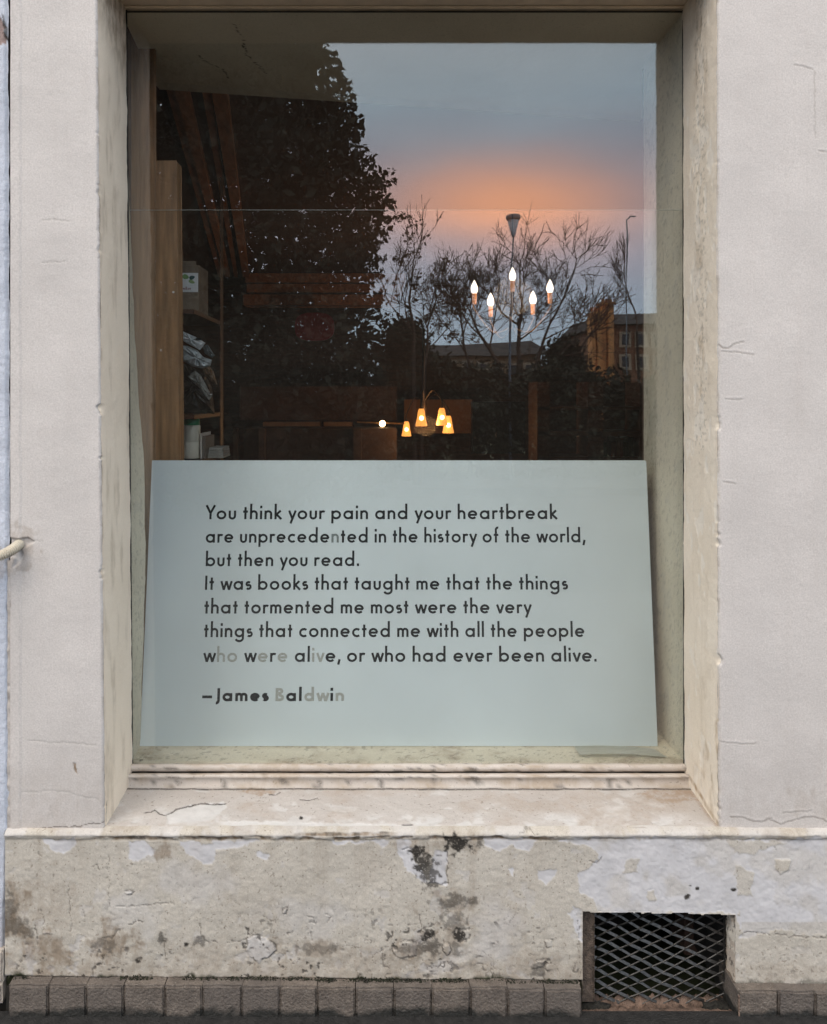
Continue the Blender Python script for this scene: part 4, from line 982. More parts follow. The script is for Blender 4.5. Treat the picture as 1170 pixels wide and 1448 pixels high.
boxo('wall_panel', P(572, 565, 6.9), P(666, 612, 7.0), simple('lamplit_ochre', (0.36, 0.18, 0.075), .7, .15, 5), RM)  # back wall patch lit by lamps, its glow put into the ochre colour
boxo('wall_shelf', P(372, 597, 6.4), P(455, 604, 6.6), simple('light_shelf_wood', (0.42, 0.24, 0.12), .6, .2, 9), RM)
boxo('wall_shelf', P(458, 597, 6.4), P(499, 604, 6.6), bpy.data.materials['light_shelf_wood'], RM)
boxo('dark_screen', P(668, 568, 6.2), P(740, 640, 6.3), simple('dark_blue_black', (0.012, 0.014, 0.02), .3), RM)
boxo('counter', P(345, 606, 5.6), P(560, 700, 6.0), simple('counter_brown', (0.085, 0.05, 0.035), .7, .3, 6), RM)
for a, b in ((366, 376), (500, 512), (330, 338)): boxo('counter_post', P(a, 606, 5.55), P(b, 700, 5.6), simple('counter_post_wood', (0.13, 0.08, 0.055), .7), RM)

# wooden post by the left side of the window
pt = boxo('wooden_post', P(150, 228, DG + .235), (P(259, 0, DG + .235).x, GL + .29, -0.05), M['post'], RM, .002)
for v in pt.data.vertices:
    if v.co.z > 1: 
        if v.co.x > P(220, 0, DG + .235).x: v.co.x += P(249, 0, DG + .235).x - P(259, 0, DG + .235).x
boxo('side_lining_board', P(140, 40, DG + .225), (P(219, 0, DG + .225).x, GL + .2349, -0.05), M['post'], RM, .002)
bm = bmesh.new(); lathe(bm, [(.0032, 0), (.0032, .001), (.0014, .0012)], 12, P(245.5, 413, DG + .233), Matrix.Rotation(math.radians(90), 3, 'X')); obj('screw_head', bm, simple('zinc_screw', (.6, .6, .58), .4), RM)

# shelf unit with goods behind the post
SH = empty('shelf_unit', P(285, 700, 2.75)); tag(SH, 'dark brown shelving behind the wooden post at the left', 'shelf')
sd0 = 2.62
boxo('upright', P(311, 250, 2.95), P(316, 760, 3.0), M['darkwood'], SH)
boxo('upright', P(225, 250, 2.55), P(232, 760, 2.6), M['darkwood'], SH)
for py, dpb in ((441, 2.98), (586, 2.98), (651.0, 2.98)):
    z = P(0, py, sd0).z
    boxo('shelf_board', (P(225, 0, sd0).x, 2.54 - D, z - .014), (P(314, 0, dpb).x, dpb - D, z), M['darkwood'], SH)
# cardboard box with leaf label
BX = empty('cardboard_box', P(265, 440, sd0)); tag(BX, 'cardboard box with white green leaf label on the top shelf', 'box')
zsh = P(0, 441, sd0).z
x0b, x1b = P(240, 0, sd0).x, P(281.5, 0, sd0).x
boxo('carton', (x0b, sd0 - D, zsh + .001), (x1b, sd0 - D + .14, zsh + .158), simple('dim_cardboard', (0.20, 0.15, 0.105), .8, .2, 20), BX, .002)
ly = sd0 - D - .0012
boxo('paper_label', (P(252, 0, sd0).x, ly, P(0, 413, sd0).z), (P(280.5, 0, sd0).x, ly + .001, P(0, 386, sd0).z), simple('white_label', (0.78, 0.80, 0.80), .5, .04, 30), BX)
def ellipse(name, px, py, rx, ry, rot, mat, parent, y):
    bm = bmesh.new(); c0 = P(px, py, sd0); vs_ = []
    for k in range(20):
        a = 2 * math.pi * k / 20; ex = rx * math.cos(a); ey = ry * math.sin(a) * (1 - .25 * math.cos(a)); ca, sa = math.cos(rot), math.sin(rot)
        vs_.append(bm.verts.new((c0.x + (ex * ca - ey * sa) / F * sd0, y, c0.z + (ex * sa + ey * ca) / F * sd0)))
    bm.faces.new(vs_); return obj(name, bm, mat, parent)
gr1 = simple('leaf_print_light', (0.19, 0.36, 0.13), .5, .05); gr2 = simple('leaf_print_dark', (0.02, 0.09, 0.09), .5, .05); gr3 = simple('leaf_print_mid', (0.28, 0.42, 0.18), .5, .05); rdp = simple('maroon_print', (0.22, 0.03, 0.04), .5, .05)
ellipse('leaf_print', 263, 391.5, 4.6, 3.4, -.2, gr1, BX, ly - .0002); ellipse('leaf_print', 272, 392.6, 4.0, 2.8, .3, gr2, BX, ly - .0004); ellipse('leaf_print', 271.5, 398.5, 4.6, 2.4, -.4, gr3, BX, ly - .0003); ellipse('leaf_print', 256.5, 389, 2, 1.2, 0, gr2, BX, ly - .0005)
# maroon upside-down word on the label
V_ = []; F_ = []; xx = 0
for ch in 'organi':
    st_, w = glyph(ch, .2)
    for pl_ in st_:
        for (a0, b0), (a1, b1) in zip(pl_, pl_[1:]):
            dx_, dy_ = a1 - a0, b1 - b0; l_ = math.hypot(dx_, dy_) or 1; nx2, ny2 = -dy_ / l_ * .1, dx_ / l_ * .1; k0 = len(V_)
            for a, b in ((a0 + nx2, b0 + ny2), (a0 - nx2, b0 - ny2), (a1 - nx2, b1 - ny2), (a1 + nx2, b1 + ny2)):
                c0 = P(270.5 - (xx + a) * 4.2, 407.0 + b * 4.2, sd0); V_.append(Vector((c0.x, ly - .0002 - .00003 * (len(F_) % 4), c0.z)))
            F_.append((k0, k0 + 1, k0 + 2, k0 + 3))
    xx += w + .12
pydata('label_word', V_, F_, rdp, BX)
boxo('carton_flap', (P(252, 0, sd0).x, sd0 - D + .004, zsh + .1585), (P(277, 0, sd0).x, sd0 - D + .007, zsh + .172), bpy.data.materials['dim_cardboard'], BX)

# crumpled pouches
def pouch(name, outline, dep, th, mat, seed, label, cat):
    """crumpled packet: outline in photo rows/columns at its depth, inflated and creased"""
    rs_ = random.Random(seed); n = 22; bm = bmesh.new()
    c0 = (sum(p[0] for p in outline) / len(outline), sum(p[1] for p in outline) / len(outline))
    dens = []
    for i in range(len(outline)):
        a, b = outline[i], outline[(i + 1) % len(outline)]
        for k in range(5): dens.append((a[0] + (b[0] - a[0]) * k / 5, a[1] + (b[1] - a[1]) * k / 5))
    rings = []
    for s_ in (1.0, .85, .65, .4, .15):
        ring = []
        for i, (a, b) in enumerate(dens):
            x = c0[0] + (a - c0[0]) * s_ ; y = c0[1] + (b - c0[1]) * s_
            hh = th * math.sqrt(max(0, 1 - s_ ** 2)) * (1 + .25 * math.sin(i * 1.1 + seed)) + th * .28 * (abs(math.sin(x * .35 + y * .21 + seed)) - .5) * (1 if s_ < 1 else 0) + rs_.uniform(-1, 1) * th * .06
            ring.append((x, y, hh))
        rings.append(ring)
    for sgn in (-1, 1):
        vr = [[bm.verts.new(P(x, y, dep + sgn * (hh if sgn < 0 else hh * .8) if s_i else dep)) for x, y, hh in ring] for s_i, ring in enumerate(rings)]
        m_ = len(dens)
        for r0, r1 in zip(vr, vr[1:]):
            for k in range(m_):
                f = (r0[k], r0[(k + 1) % m_], r1[(k + 1) % m_], r1[k]); bm.faces.new(f if sgn < 0 else f[::-1])
        bm.faces.new(vr[-1] if sgn < 0 else vr[-1][::-1])
    bmesh.ops.remove_doubles(bm, verts=bm.verts[:], dist=1e-5)
    o = obj(name, bm, mat, None, False); tag(o, label, cat); return o
foil = simple('pale_foil', (0.55, 0.60, 0.62), .35, .15, 60, .001, metal=.2)
foild = simple('dull_clear_plastic', (0.24, 0.24, 0.22), .3, .4, 60, .001)
brn = simple('brown_packet', (0.17, 0.10, 0.055), .4, .35, 60, .001)
pouch('paper_packet', [(250, 463), (262, 470), (276, 476), (291, 485), (283, 495), (268, 487), (252, 478)], 2.66, .012, simple('white_packet_paper', (0.60, 0.64, 0.66), .5, .05, 40), 1, 'flat white packet with a black stripe on top of the shelf pile', 'packet')
boxo('packet_stripe', P(277, 478, 2.642), P(285, 481, 2.646), M['ink'], bpy.data.objects['paper_packet'], 0, None)
pouch('foil_pouch', [(252, 488), (266, 489), (279, 495), (288, 505), (300, 509), (298, 517), (286, 521), (272, 518), (258, 510)], 2.68, .022, foil, 2, 'crumpled silver white pouch in the middle of the shelf pile', 'pouch')
pouch('plastic_sleeve', [(266, 532), (276, 524), (284, 530), (300, 560), (296, 566), (280, 546), (270, 538)], 2.70, .012, foild, 3, 'creased clear plastic sleeve hanging below the silver pouch', 'sleeve')
pouch('brown_packet', [(286, 520), (296, 517), (302, 525), (308, 545), (300, 540), (290, 530)], 2.74, .012, brn, 4, 'small brown packet to the right of the silver pouch', 'packet')
pouch('dark_bag', [(252, 512), (268, 516), (290, 528), (300, 548), (304, 585), (256, 586), (240, 560)], 2.80, .04, simple('dark_plastic_bag', (0.035, 0.028, 0.025), .4, .5, 40), 5, 'dark bag beneath the pile of pouches on the middle shelf', 'bag')
pouch('dark_packet', [(286, 490), (294, 487), (304, 503), (300, 506), (290, 500)], 2.75, .008, simple('dark_grey_packet', (0.10, 0.12, 0.13), .4, .3, 40), 6, 'small dark grey packet behind the white packet tip', 'packet')
# white tub with green lid
zt = P(0, 651.0, sd0).z
TB = empty('storage_tub', Vector((P(271, 0, 2.68).x, 2.68 - D, zt))); tag(TB, 'cream cylindrical tub with green lid on the bottom shelf', 'tub')
bm = bmesh.new(); r_ = 12.4 / F * 2.68; htb = P(0, 601, 2.68).z - zt
lathe(bm, [(r_ * .96, .002), (r_, .006), (r_, htb * .48), (r_ * .985, htb * .49), (r_ * .985, htb * .51), (r_, htb * .52), (r_, htb - .004), (r_ * .95, htb)], 32, TB.location)
obj('body', bm, simple('cream_plastic', (0.62, 0.58, 0.48), .4, .05, 20), TB, True)
bm = bmesh.new(); lathe(bm, [(r_ * .93, htb), (r_ * .95, htb + .002), (r_ * .95, htb + .018), (r_ * .9, htb + .021)], 32, TB.location)
obj('lid', bm, simple('green_plastic', (0.01, 0.20, 0.09), .4, .1, 20), TB, True)
for i, (a, b, t_, c_, lb_) in enumerate([(287, 289.5, 612, (.55, .5, .45), 'thin upright cream book right beside the cream tub'), (290.5, 294.5, 616, (.16, .13, .11), 'dark upright book second to the right of the cream tub')]):
    o = boxo('book', (P(a, 0, 2.7).x, .86, zt + .001), (P(b, 0, 2.7).x, 1.0, P(0, t_, 2.7).z), simple('book_cloth', c_, .7, .1, 20), None, .0008); tag(o, lb_, 'book')
for i in range(4):
    o = boxo('card_packet', (P(296 + i * .4, 0, 2.72).x, .90 + .002 * i, zt + .001 + i * .0092), (P(318 - i * .5, 0, 2.72).x, 1.02, zt + .0095 + i * .0092), simple('grey_card', (.30, .29, .26), .7, .15, 60), None, .0008)
    tag(o, ['lowest grey card packet in the small stack right of the tub', 'second lowest grey card packet in the small stack right of the tub', 'third grey card packet up in the small stack right of the tub', 'topmost grey card packet in the small stack right of the tub'][i], 'packet', 'card packets stacked by the tub')

# red oval sign at the back
bm = bmesh.new(); c0 = P(445, 462, 6.6)
rg_ = [(math.copysign(abs(math.cos(a)) ** .7, math.cos(a)) * 28 / F * 6.6, math.copysign(abs(math.sin(a)) ** .7, math.sin(a)) * 20 / F * 6.6) for a in [2 * math.pi * (k + .5) / 32 for k in range(32)]]
fa = [bm.verts.new((c0.x + x, c0.y, c0.z + z)) for x, z in rg_]; fb = [bm.verts.new((c0.x + x, c0.y + .02, c0.z + z)) for x, z in rg_]
bm.faces.new(fa); bm.faces.new(fb[::-1])
for k in range(32): bm.faces.new((fa[k], fb[k], fb[(k + 1) % 32], fa[(k + 1) % 32]))
o = obj('wall_sign', bm, simple('crimson_enamel', (0.24, 0.012, 0.03), .4, .15, 8), None); tag(o, 'dim crimson rounded sign hanging in the dark room', 'sign')

# ------------------------------------------------------------------ chandeliers
brass = simple('aged_brass', (0.35, 0.19, 0.07), .35, .2, 40, metal=.6)
white_enamel = simple('grey_ceiling_cup', (0.30, 0.31, 0.33), .5, .1, 20)
bulbm = simple('lit_bulb', (1, .95, .85), .4, .0, 20, emit=(1.0, .84, .72), estr=2.2)
sleeve = simple('bulb_glow_sleeve', (0.55, 0.25, 0.10), .5, .1, 20, emit=(1.0, .38, .12), estr=.35)  # sleeves emit weakly to imitate the glow of the bulbs
darkmetal = simple('dark_bronze', (0.05, 0.035, 0.025), .4, .2, 40, metal=.5)
CH = empty('candle_chandelier', P(725, 470, 4.7)); tag(CH, 'hanging chandelier with five lit candle bulbs and thin dark arms', 'chandelier')
top = P(725, 303, 4.7)
bm = bmesh.new(); tube(bm, [Vector((P(725, 0, 4.7).x, 2.9, rz1)), P(724, 470, 4.7)], .003, 6); lathe(bm, [(.006, -.02), (.02, -.01), (.026, .02), (.014, .05), (.006, .06)], 14, P(724, 462, 4.7)); obj('rod', bm, darkmetal, CH, True)
for i, (px, py, dp, k) in enumerate(((671, 415, 4.72, 1), (694, 433, 4.88, 1), (725, 397, 4.50, 1), (754, 430, 4.86, 1), (778, 414, 4.66, 1))):
    base = P(px, py, dp); s_ = dp / F
    bm = bmesh.new(); lathe(bm, [(2.8 * s_, 0), (4.5 * s_, 3 * s_), (5.0 * s_, 6.5 * s_), (4.1 * s_, 11 * s_), (2.3 * s_, 15 * s_), (1.0 * s_, 17.5 * s_), (.3 * s_, 19 * s_)], 16, base); 
    cs = bmesh.new(); lathe(cs, [(2.6 * s_, -15 * s_), (3.0 * s_, -14 * s_), (3.4 * s_, -1 * s_), (3.0 * s_, 0)], 12, base); o1 = obj('candle_sleeve', cs, sleeve, CH, True)
    obj('bulb', bm, bulbm, CH, True)
    am = bmesh.new(); c1 = P(724, 462, 4.7); e1 = base + Vector((0, 0, -15 * s_)); mid = (c1 + e1) / 2 + Vector((0, 0, -.10)); tube(am, catmull([c1, mid, e1 + Vector((0, 0, -.03)), e1], 8), .0035, 6); obj('arm', am, brass, CH, True)
def lamp_light(name, loc, power, parent, col=(1, .55, .25), r=.05):
    l = bpy.data.lights.new(name, 'POINT'); l.energy = power; l.color = col; l.shadow_soft_size = r
    o = bpy.data.objects.new(name, l); C.objects.link(o); o.location = loc; o.parent = parent; bpy.context.view_layer.update(); o.matrix_parent_inverse = parent.matrix_world.inverted()
lamp_light('candle_light', P(725, 420, 4.7), 5, CH, (1, .62, .36), .12)
# second fitting with glass shades
C2 = empty('shaded_chandelier', P(602, 560, 5.6)); tag(C2, 'dark chandelier with amber glass shades glowing deep in the room', 'chandelier')
bm = bmesh.new(); tube(bm, [onz(600, 500, rz1 - .01) if False else Vector((P(600, 0, 5.6).x, 3.8, rz1)), P(600, 562, 5.6), P(600, 605, 5.6)], [.010, .016, .012], 8); obj('stem', bm, darkmetal, C2, True)
amber = simple('lit_amber_glass', (0.9, .5, .2), .4, .25, 60, emit=(1.0, .36, .07), estr=1.5); hot = simple('lit_bulb_core', (1, .8, .5), .4, 0, 20, emit=(1.0, .72, .36), estr=6)
for i, (px, py, dp) in enumerate(((596, 578, 5.3), (625, 577, 5.5), (634, 588, 5.8), (575, 596, 5.9))):
    s_ = dp / F * (1 if i < 3 else .85); base = P(px, py, dp)
    bm = bmesh.new(); lathe(bm, [(3.2 * s_, 0), (4.6 * s_, -3 * s_), (6.2 * s_, -14 * s_), (8.2 * s_, -24 * s_), (7.6 * s_, -24.4 * s_)], 16, base); obj('glass_shade', bm, amber, C2, True)
    bm = bmesh.new(); bmesh.ops.create_icosphere(bm, subdivisions=2, radius=3.3 * s_)
    for v in bm.verts: v.co += base + Vector((0, -6.5 * s_, -13 * s_))
    obj('bulb', bm, hot, C2, True)
    bm = bmesh.new(); c1 = P(600, 562, 5.6); tube(bm, catmull([c1 + Vector((0, 0, -.03)), (c1 + base) / 2 + Vector((0, 0, .09)), base + Vector((0, 0, .05)), base], 8), .006, 6); obj('arm', bm, darkmetal, C2, True)
lamp_light('shade_light', P(603, 603, 5.5), 6, C2, (1, .5, .2), .08)
SL = empty('spot_lamp', P(541, 599, 5.8)); tag(SL, 'small bare lit bulb on a thin rail left of the amber shades', 'lamp')
bm = bmesh.new(); bmesh.ops.create_icosphere(bm, subdivisions=2, radius=.024)
for v in bm.verts: v.co += P(541, 599, 5.8)
obj('bulb', bm, simple('lit_spot_bulb', (1, .9, .7), .4, 0, 20, emit=(1, .66, .34), estr=14), SL, True)
bm = bmesh.new(); tube(bm, [P(505, 597, 5.83), P(572, 599, 5.83)], .006, 6); obj('rail', bm, brass, SL)

# bookcase at the back right, almost lost in the dark
BC = empty('bookcase', P(820, 700, 5.0)); tag(BC, 'dark bookcase at the back right of the room full of books', 'bookcase')
for py in (575, 610, 646): boxo('shelf_board', P(762, py, 5.0), P(905, py + 3.0, 5.3), M['darkwood'], BC)
for px in (760, 832, 905): boxo('upright', P(px, 540, 5.0), P(px + 4, 700, 5.3), M['darkwood'], BC)
cols = [(.10, .03, .02), (.04, .05, .06), (.12, .08, .05), (.03, .04, .03), (.16, .12, .08)]
bmat = [simple('dark_book_cloth', c, .6, .1, 20) for c in cols]; rb = random.Random(9); bmesh0 = None
for sh in (646,):
    px = 842
    while px < 900:
        w = rb.uniform(4, 7); 
        if px < 832 < px + w + 5: px = 838; continue
        if rb.random() < .8:
            o = boxo('book', P(px, sh - rb.uniform(20, 28), 5.02), (P(px + w, 0, 5.02).x, 5.22 - D, P(0, sh, 5.0).z + .001), bmat[rb.randrange(5)], None)
            tag(o, 'dark upright book in the dim bookcase at the back right', 'book', 'books standing in the dim bookcase')
        px += w + .6

# ------------------------------------------------------------------ the street opposite, seen mirrored in the glass
leafm = simple('dark_evergreen_leaf', (0.022, 0.025, 0.014), .8, .3, 3)
leafh = simple('dark_hedge_leaf', (0.025, 0.030, 0.016), .7, .5, 3)
bark = simple('dark_bark', (0.055, 0.042, 0.033), .9, .4, 20)
twig = simple('bare_twig_bark', (0.13, 0.085, 0.065), .9, .3, 20)
dryleaf = simple('dry_brown_leaf', (0.12, 0.07, 0.04), .8, .4, 10)
def leaves(name, cen, size, mat, parent, seed=0, flat=0.5):
    rs_ = np.random.RandomState(seed); n = len(cen)
    a = rs_.normal(size=(n, 3)); a /= np.linalg.norm(a, axis=1)[:, None]
    b = rs_.normal(size=(n, 3)); b -= a * (a * b).sum(1)[:, None]; b /= np.linalg.norm(b, axis=1)[:, None]
    sz = size * rs_.uniform(.6, 1.5, size=(n, 1))
    V = np.concatenate([cen + a * sz, cen + b * sz * flat, cen - a * sz, cen - b * sz * flat], 1).reshape(-1, 3)
    Q = np.arange(4 * n).reshape(n, 4)
    return np_mesh(name, V, Q, mat, parent)
def segs_mesh(name, segs, mat, parent, nseg=4):
    V = []; Q = []
    for p0, p1, r0, r1 in segs:
        d = (p1 - p0); 
        if d.length < 1e-6: continue
        d.normalize(); u = d.orthogonal().normalized(); w = d.cross(u); k0 = len(V)
        for p, r in ((p0, r0), (p1, r1)):
            for k in range(nseg): a = 2 * math.pi * k / nseg; V.append(p + (u * math.cos(a) + w * math.sin(a)) * r)
        for k in range(nseg): Q.append((k0 + k, k0 + (k + 1) % nseg, k0 + nseg + (k + 1) % nseg, k0 + nseg + k))
    return np_mesh(name, np.array([tuple(v) for v in V]), np.array(Q), mat, parent)
# big evergreen, left half of the reflection
dpT = 13.0; cT = R(262, 559, dpT)
TR_ = empty('evergreen_tree', (cT.x, cT.y, 0)); tag(TR_, 'huge dark evergreen across the street mirrored in the left half of the glass', 'tree')
rowsT = np.array([-500, -420, -250, -120, 0, 65, 100, 150, 200, 228, 252, 290, 335, 350, 400, 440, 520, 620, 720])
edgeT = np.array([262, 285, 350, 405, 445, 474, 490, 514, 533, 524, 556, 573, 562, 546, 545, 556, 562, 560, 540])
rs = np.random.RandomState(3); cen = []
def radT(py): return (np.interp(py, rowsT, edgeT) - 262) / F * dpT
boughs = []
for i in range(2300):
    az_ = rs.uniform(0, 2 * math.pi); py = rs.uniform(-495, 700); fr_ = ((py + 9 * math.sin(az_ * 5)) / 52.0) % 1.0; r = radT(py) * (0.95 + 0.13 * fr_); k = 1 - abs(rs.normal()) * .10
    if rs.rand() < .45: k = rs.uniform(.05, .95)
    k = min(k, 1.0)
    z = ZC - (py - CY) / F * dpT
    tip = np.array([cT.x + math.cos(az_) * r * k, cT.y + math.sin(az_) * r * k, z])
    ln_ = rs.uniform(.45, 1.0); outd = np.array([math.cos(az_), math.sin(az_), rs.uniform(.1, .7)]); outd /= np.linalg.norm(outd)
    n = 88; t = rs.beta(1.2, 1.2, n)[:, None]
    wd = .15 * (1.03 - t) ** 1.2 + .008
    cen.append(tip - outd * ln_ * (1 - t) + rs.normal(size=(n, 3)) * wd)
crown = leaves('crown', np.concatenate(cen), .037, leafm, TR_, 5, .55)
nf = 100000; pyf = rs.uniform(-480, 700, nf); rf = np.interp(pyf, rowsT, edgeT - 262) / F * dpT; kf = rs.uniform(0, 1, nf) ** .5 * .97; af = rs.uniform(0, 2 * np.pi, nf)
fill = np.stack([cT.x + np.cos(af) * rf * kf, cT.y + np.sin(af) * rf * kf, ZC - (pyf - CY) / F * dpT], 1)
leaves('inner_foliage', fill, .070, leafm, TR_, 6, .6)
tb = bmesh.new(); tube(tb, [(cT.x, cT.y, -.16), (cT.x + .1, cT.y, 3), (cT.x, cT.y, 8), (cT.x, cT.y, 12.5)], [.32, .27, .18, .03], 10); obj('trunk', tb, bark, TR_)
# bare trees
def grow(p, d, length, rad, depth, rs_, out_, spread=.5, up=.25, rr=.72, nkid=(2, 3), wob=.16, minr=.0035):
    n = 5; pts = [p]
    for i in range(n):
        d = (d + Vector((rs_.gauss(0, wob), rs_.gauss(0, wob), rs_.gauss(0, wob * .7) + up * .12))).normalized(); p = p + d * length / n; pts.append(p)
    for i in range(n): out_.append((pts[i], pts[i + 1], max(minr, rad * (1 - .45 * i / n)), max(minr, rad * (1 - .45 * (i + 1) / n))))
    if depth <= 0: return
    for k in range(rs_.randint(*nkid) + 1):
        i = n if k == 0 else rs_.randint(2, n); ax_ = Vector((rs_.gauss(0, 1), rs_.gauss(0, 1), rs_.gauss(0, 1))).normalized()
        nd = (d + ax_ * spread * (0.6 if k == 0 else 1.25)).normalized()
        grow(pts[i], nd, length * rs_.uniform(.6, .88), rad * (.62 if k == 0 else .45), depth - 1, rs_, out_, spread, up, rr, nkid, wob, minr)
def bare_tree(px, dep, stems, label, seed, tw=twig, name='bare_tree'):
    base = R(px, 559, dep); base.z = -.16; rs_ = random.Random(seed); E = empty(name, base); tag(E, label, 'tree'); sg = []; tr = []
    for (sx, spy, lean, ln2, rad, dpt, kw) in stems:
        top_ = R(sx, spy, dep); top_.z = ZC - (spy - CY) / F * dep
        b0 = base + Vector(((top_.x - base.x) * .5, 0, 0)); tr.append((b0, top_, rad * 1.3, rad))
        grow(top_, Vector((lean, rs_.uniform(-.2, .2), 1)).normalized(), ln2, rad, dpt, rs_, sg, **kw)
    segs_mesh('trunk', tr, bark, E, 8); segs_mesh('branches', sg, tw, E, 3)
    return E, sg
kw = dict(spread=.68, up=.28, nkid=(2, 3), wob=.085, minr=.0046)
bare_tree(730, 14, [(708, 515, -.40, .82, .045, 5, kw), (736, 515, .05, .74, .05, 5, kw), (757, 520, .42, .84, .042, 5, kw), (775, 520, .9, .7, .03, 4, kw)], 'wide bare winter tree mirrored behind the candle chandelier', 11)
bare_tree(662, 15, [(668, 540, -.1, .95, .04, 5, dict(kw, spread=.7, up=.1))], 'low bare twiggy tree mirrored left of the candle chandelier', 21, name='bare_tree')
bare_tree(805, 16, [(800, 540, .7, .9, .04, 4, dict(kw, spread=.5))], 'thin leaning bare tree mirrored beside the chimney stack', 32)
E, sg = bare_tree(590, 12.5, [(585, 500, .05, .85, .035, 4, dict(kw, up=.5, spread=.6)), (600, 520, .25, .7, .03, 4, dict(kw, spread=.7))], 'slender tree with few hanging leaves mirrored beside the evergreen', 41, name='sparse_leaf_tree')
rs_ = np.random.RandomState(8); tips = [s for s in sg if s[2] <= .0063]; cen = []
for s in [tips[i] for i in rs_.choice(len(tips), min(150, len(tips)), replace=False)]:
    cen.append(np.array(s[1]) + rs_.normal(size=(6, 3)) * .035 - np.array([0, 0, .05]))
leaves('foliage', np.concatenate(cen), .032, dryleaf, E, 9, .45)
bare_tree(905, 18, [(902, 470, .1, .8, .03, 4, dict(kw, spread=.35, up=.8))], 'small upright bare tree mirrored at the right edge of the glass', 51)
# bushes and hedges
def bush(px, py0, wpx, hpx, dep, n, label, seed, mat=leafh, sz=.05, name='evergreen_bush', cat='bush'):
    b = R(px, 559, dep); b.z = -.16; E = empty(name, b); tag(E, label, cat); rs_ = np.random.RandomState(seed)
    ztop = ZC - (py0 - CY) / F * dep; hx = wpx / F * dep / 2
    nb_ = n // 45; cen = []
    for i in range(nb_):
        a = rs_.uniform(-1, 1); zt_ = (ztop + .16) * (math.sqrt(max(0.02, 1 - a * a * .85))) ; z = -.1 + zt_ * rs_.uniform(0, 1) ** .6
        if rs_.rand() < .3: z = -.1 + zt_
        cen.append(np.array([b.x + a * hx, b.y + rs_.normal() * hx * .35, z]) + rs_.normal(size=(45, 3)) * .13)
    leaves('foliage', np.concatenate(cen), sz, mat, E, seed, .5)
    tb = bmesh.new(); tube(tb, [(b.x, b.y, -.16), (b.x, b.y, max(.3, ztop * .6))], [.05, .02], 6); obj('stem', tb, bark, E)
bush(797, 503, 48, 80, 14.5, 11000, 'rounded evergreen bush mirrored left of the chimney stack', 61)
bush(575, 470, 60, 90, 13.6, 12000, 'dark bush mirrored at the foot of the huge evergreen', 62)
HG = empty('hedge', (2.6, R(0, 0, 13).y, -.16)); tag(HG, 'long dark hedge across the street mirrored above the board', 'hedge')
rs = np.random.RandomState(12); cen = []
for i in range(900):
    x = rs.uniform(-.6, 7.6); tp = 1.78 + .22 * float(fbm(np.array([x * 40]), np.array([0.]), 30, 700, 4)[0]); z = tp * rs.uniform(0, 1) ** .6
    cen.append(np.array([x, R(0, 0, 13.4).y + rs.normal() * .35, z - .1]) + rs.normal(size=(50, 3)) * .11)
leaves('foliage', np.concatenate(cen), .055, leafh, HG, 13, .5)
sg = []
for i in range(24):
    x = -.4 + i * .34; p = Vector((x, R(0, 0, 13.4).y, -.16)); sg.append((p, p + Vector((rs.uniform(-.1, .1), 0, 1.5)), .03, .015))
segs_mesh('stems', sg, bark, HG, 6)
# hedge left, under the evergreen
HG2 = empty('hedge', (-3.5, R(0, 0, 13).y, -.16)); tag(HG2, 'dark hedge beneath the huge evergreen mirrored at the left', 'hedge'); cen = []
for i in range(650):
    x = rs.uniform(-9, .2); z = 1.5 * rs.uniform(0, 1) ** .7
    cen.append(np.array([x, R(0, 0, 12.0).y + rs.normal() * .3, z - .1]) + rs.normal(size=(50, 3)) * .11)
leaves('foliage', np.concatenate(cen), .055, leafh, HG2, 14, .5)

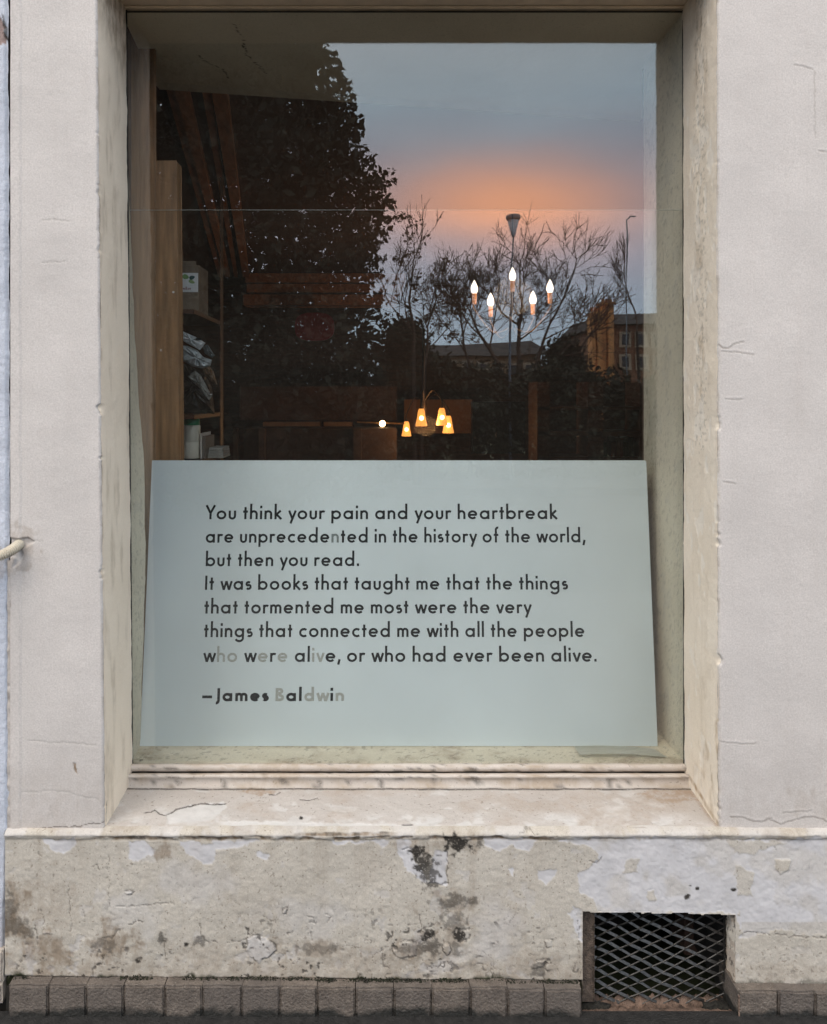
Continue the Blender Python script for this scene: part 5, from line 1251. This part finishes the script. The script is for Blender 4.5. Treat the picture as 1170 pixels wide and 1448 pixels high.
# houses opposite
slate = simple('dark_slate', (0.035, 0.033, 0.035), .9, .2, 2)
stonew = simple('ochre_house_render', (0.36, 0.24, 0.15), .85, .25, 1.5)
brickr = simple('sunset_lit_chimney', (0.80, 0.36, 0.14), .85, .3, 2)  # orange of the sunset light put into the chimney colour
winm = simple('dark_window_pane', (0.03, 0.03, 0.035), .15, .1, 2)
framew = simple('beige_window_surround', (0.50, 0.40, 0.30), .8, .15, 2)
def house(name, label, pxa, pya, pxb, pyb, dep, thick, wins, roof_h, mw):
    a = R(pxa, pya, dep); b = R(pxb, pyb, dep); E = empty(name, ((a.x + b.x) / 2, a.y, -.16)); tag(E, label, 'building')
    bm = bmesh.new(); vs_ = [(a.x, a.y, -.16), (b.x, a.y, -.16), (b.x, a.y, b.z), (a.x, a.y, a.z)]
    f0 = [bm.verts.new(v) for v in vs_]; f1 = [bm.verts.new((v[0], v[1] - thick, v[2])) for v in vs_]
    bm.faces.new(f0[::-1]); bm.faces.new(f1)
    for q in range(4): bm.faces.new((f0[q], f0[(q + 1) % 4], f1[(q + 1) % 4], f1[q]))
    obj('wall', bm, mw, E)
    bm = bmesh.new(); o_ = .25
    rv_ = [(a.x - o_, a.y + o_, a.z + .01), (b.x + o_, a.y + o_, b.z + .01), (b.x - .1, a.y - 1.6, b.z + roof_h), (a.x + .1, a.y - 1.6, a.z + roof_h), (a.x + .1, a.y - thick + .6, a.z + roof_h), (b.x - .1, a.y - thick + .6, b.z + roof_h), (a.x - o_, a.y - thick - o_, a.z + .01), (b.x + o_, a.y - thick - o_, b.z + .01)]
    w_ = [bm.verts.new(v) for v in rv_]
    for f in ((0, 1, 2, 3), (3, 2, 5, 4), (4, 5, 7, 6), (0, 3, 4, 6), (1, 7, 5, 2), (0, 6, 7, 1)): bm.faces.new([w_[k] for k in f])
    obj('roof', bm, slate, E)
    for (wx, wy, ww, wh) in wins:
        p = R(wx, wy, dep); q = R(wx + ww, wy + wh, dep)
        fr = boxo('window', (min(p.x, q.x) - .08, a.y, q.z - .08), (max(p.x, q.x) + .08, a.y + .06, p.z + .08), framew, E)
        boxo('window_pane', (min(p.x, q.x), a.y + .05, q.z), (max(p.x, q.x), a.y + .075, p.z), winm, fr)
    return E
house('stone_house', 'long ochre house with slate roof mirrored behind the bare trees', 600, 506, 765, 500, 28, 7,
      [(x, y, 9, 15) for x in (612, 634, 656, 678, 700, 722, 744) for y in (514, 538)], .55, stonew)
hb = house('corner_house', 'tall house with mansard roof mirrored at the right edge of the glass', 866, 462, 990, 458, 24, 6, [(x, y, 9, 14) for x in (880, 902, 924, 946) for y in (474, 505)], .48, simple('brown_house_render', (0.30, 0.15, 0.09), .85, .3, 1))
CS = empty('chimney_stack', R(856, 559, 23.5) * 1.0); CS.parent = hb; CS.matrix_parent_inverse = hb.matrix_world.inverted(); bpy.context.view_layer.update(); CS.matrix_parent_inverse = hb.matrix_world.inverted()
for i, (a, b, t_) in enumerate([(838, 844, 446), (845.5, 850, 444), (851, 859, 432), (860, 868, 431)]):
    p, q = R(a, t_, 23.5), R(b, 620, 23.5)
    boxo('chimney', (p.x, p.y - .5, q.z), (q.x, p.y + (.12 * (i % 2)), p.z), brickr, CS, .02)
    boxo('chimney_cap', (p.x - .03, p.y - .53, p.z), (q.x + .03, p.y + .16, p.z + .05), brickr, CS)
bm = bmesh.new()
for i in range(6):
    p = R(840 + i * 5.4, 431 if i > 2 else 444, 23.5) + Vector((0, -.2, .05)); lathe(bm, [(.055, 0), (.05, .12), (.06, .13)], 8, p)
obj('chimney_pots', bm, brickr, CS); bpy.data.objects['chimney_pots']['kind'] = 'stuff'
# conical street lantern
SN = empty('street_lantern', R(723, 559, 13)); SN.location.z = -.16; tag(SN, 'grey cone shaped street lantern mirrored against the orange glow', 'street lamp')
tp_ = R(725, 303, 13); s_ = 13 / F; steel = simple('blue_grey_steel', (.16, .19, .24), .4, .1)
bm = bmesh.new(); tube(bm, [Vector((tp_.x - .03, tp_.y, -.16)), Vector((tp_.x - .03, tp_.y, 1.6)), Vector((tp_.x - .03, tp_.y, tp_.z - 70 * s_)), Vector((tp_.x, tp_.y, tp_.z - 31 * s_))], [.035, .025, .012, .012], 8); obj('post', bm, steel, SN, True)
bm = bmesh.new(); lathe(bm, [(2.2 * s_, -32 * s_), (4 * s_, -26 * s_), (8.2 * s_, -8 * s_)], 20, tp_); obj('glass_cone', bm, simple('frosted_lantern_glass', (.62, .68, .75), .3, .1, 8), SN, True)
bm = bmesh.new(); lathe(bm, [(8.8 * s_, -8 * s_), (10.4 * s_, -5 * s_), (10.2 * s_, -1.5 * s_), (6 * s_, 0)], 20, tp_); obj('cap', bm, steel, SN, True)
# bent lamp post
LP_ = empty('street_lamp', (R(887, 0, 16).x, R(0, 0, 16).y, 0)); tag(LP_, 'thin grey street lamp post with hooked top mirrored near the right edge', 'street lamp')
bm = bmesh.new(); z1 = ZC - (306 - CY) / F * 16
pts = [Vector((LP_.location.x, LP_.location.y, 0)), Vector((LP_.location.x, LP_.location.y, z1 - .06))] + [Vector((LP_.location.x + .06 * math.sin(a), LP_.location.y, z1 - .06 + .06 * (1 - math.cos(a)) )) for a in (.4, .8, 1.2, 1.57)] + [Vector((LP_.location.x + .12, LP_.location.y, z1))]
tube(bm, pts, .014, 8); obj('pole', bm, simple('pale_grey_steel', (.33, .36, .40), .4, .05), LP_, True)
boxo('lamp_head', pts[-1] - Vector((.02, .03, .012)), pts[-1] + Vector((.05, .03, .008)), bpy.data.materials['pale_grey_steel'], LP_, .005)
bpy.context.view_layer.update()
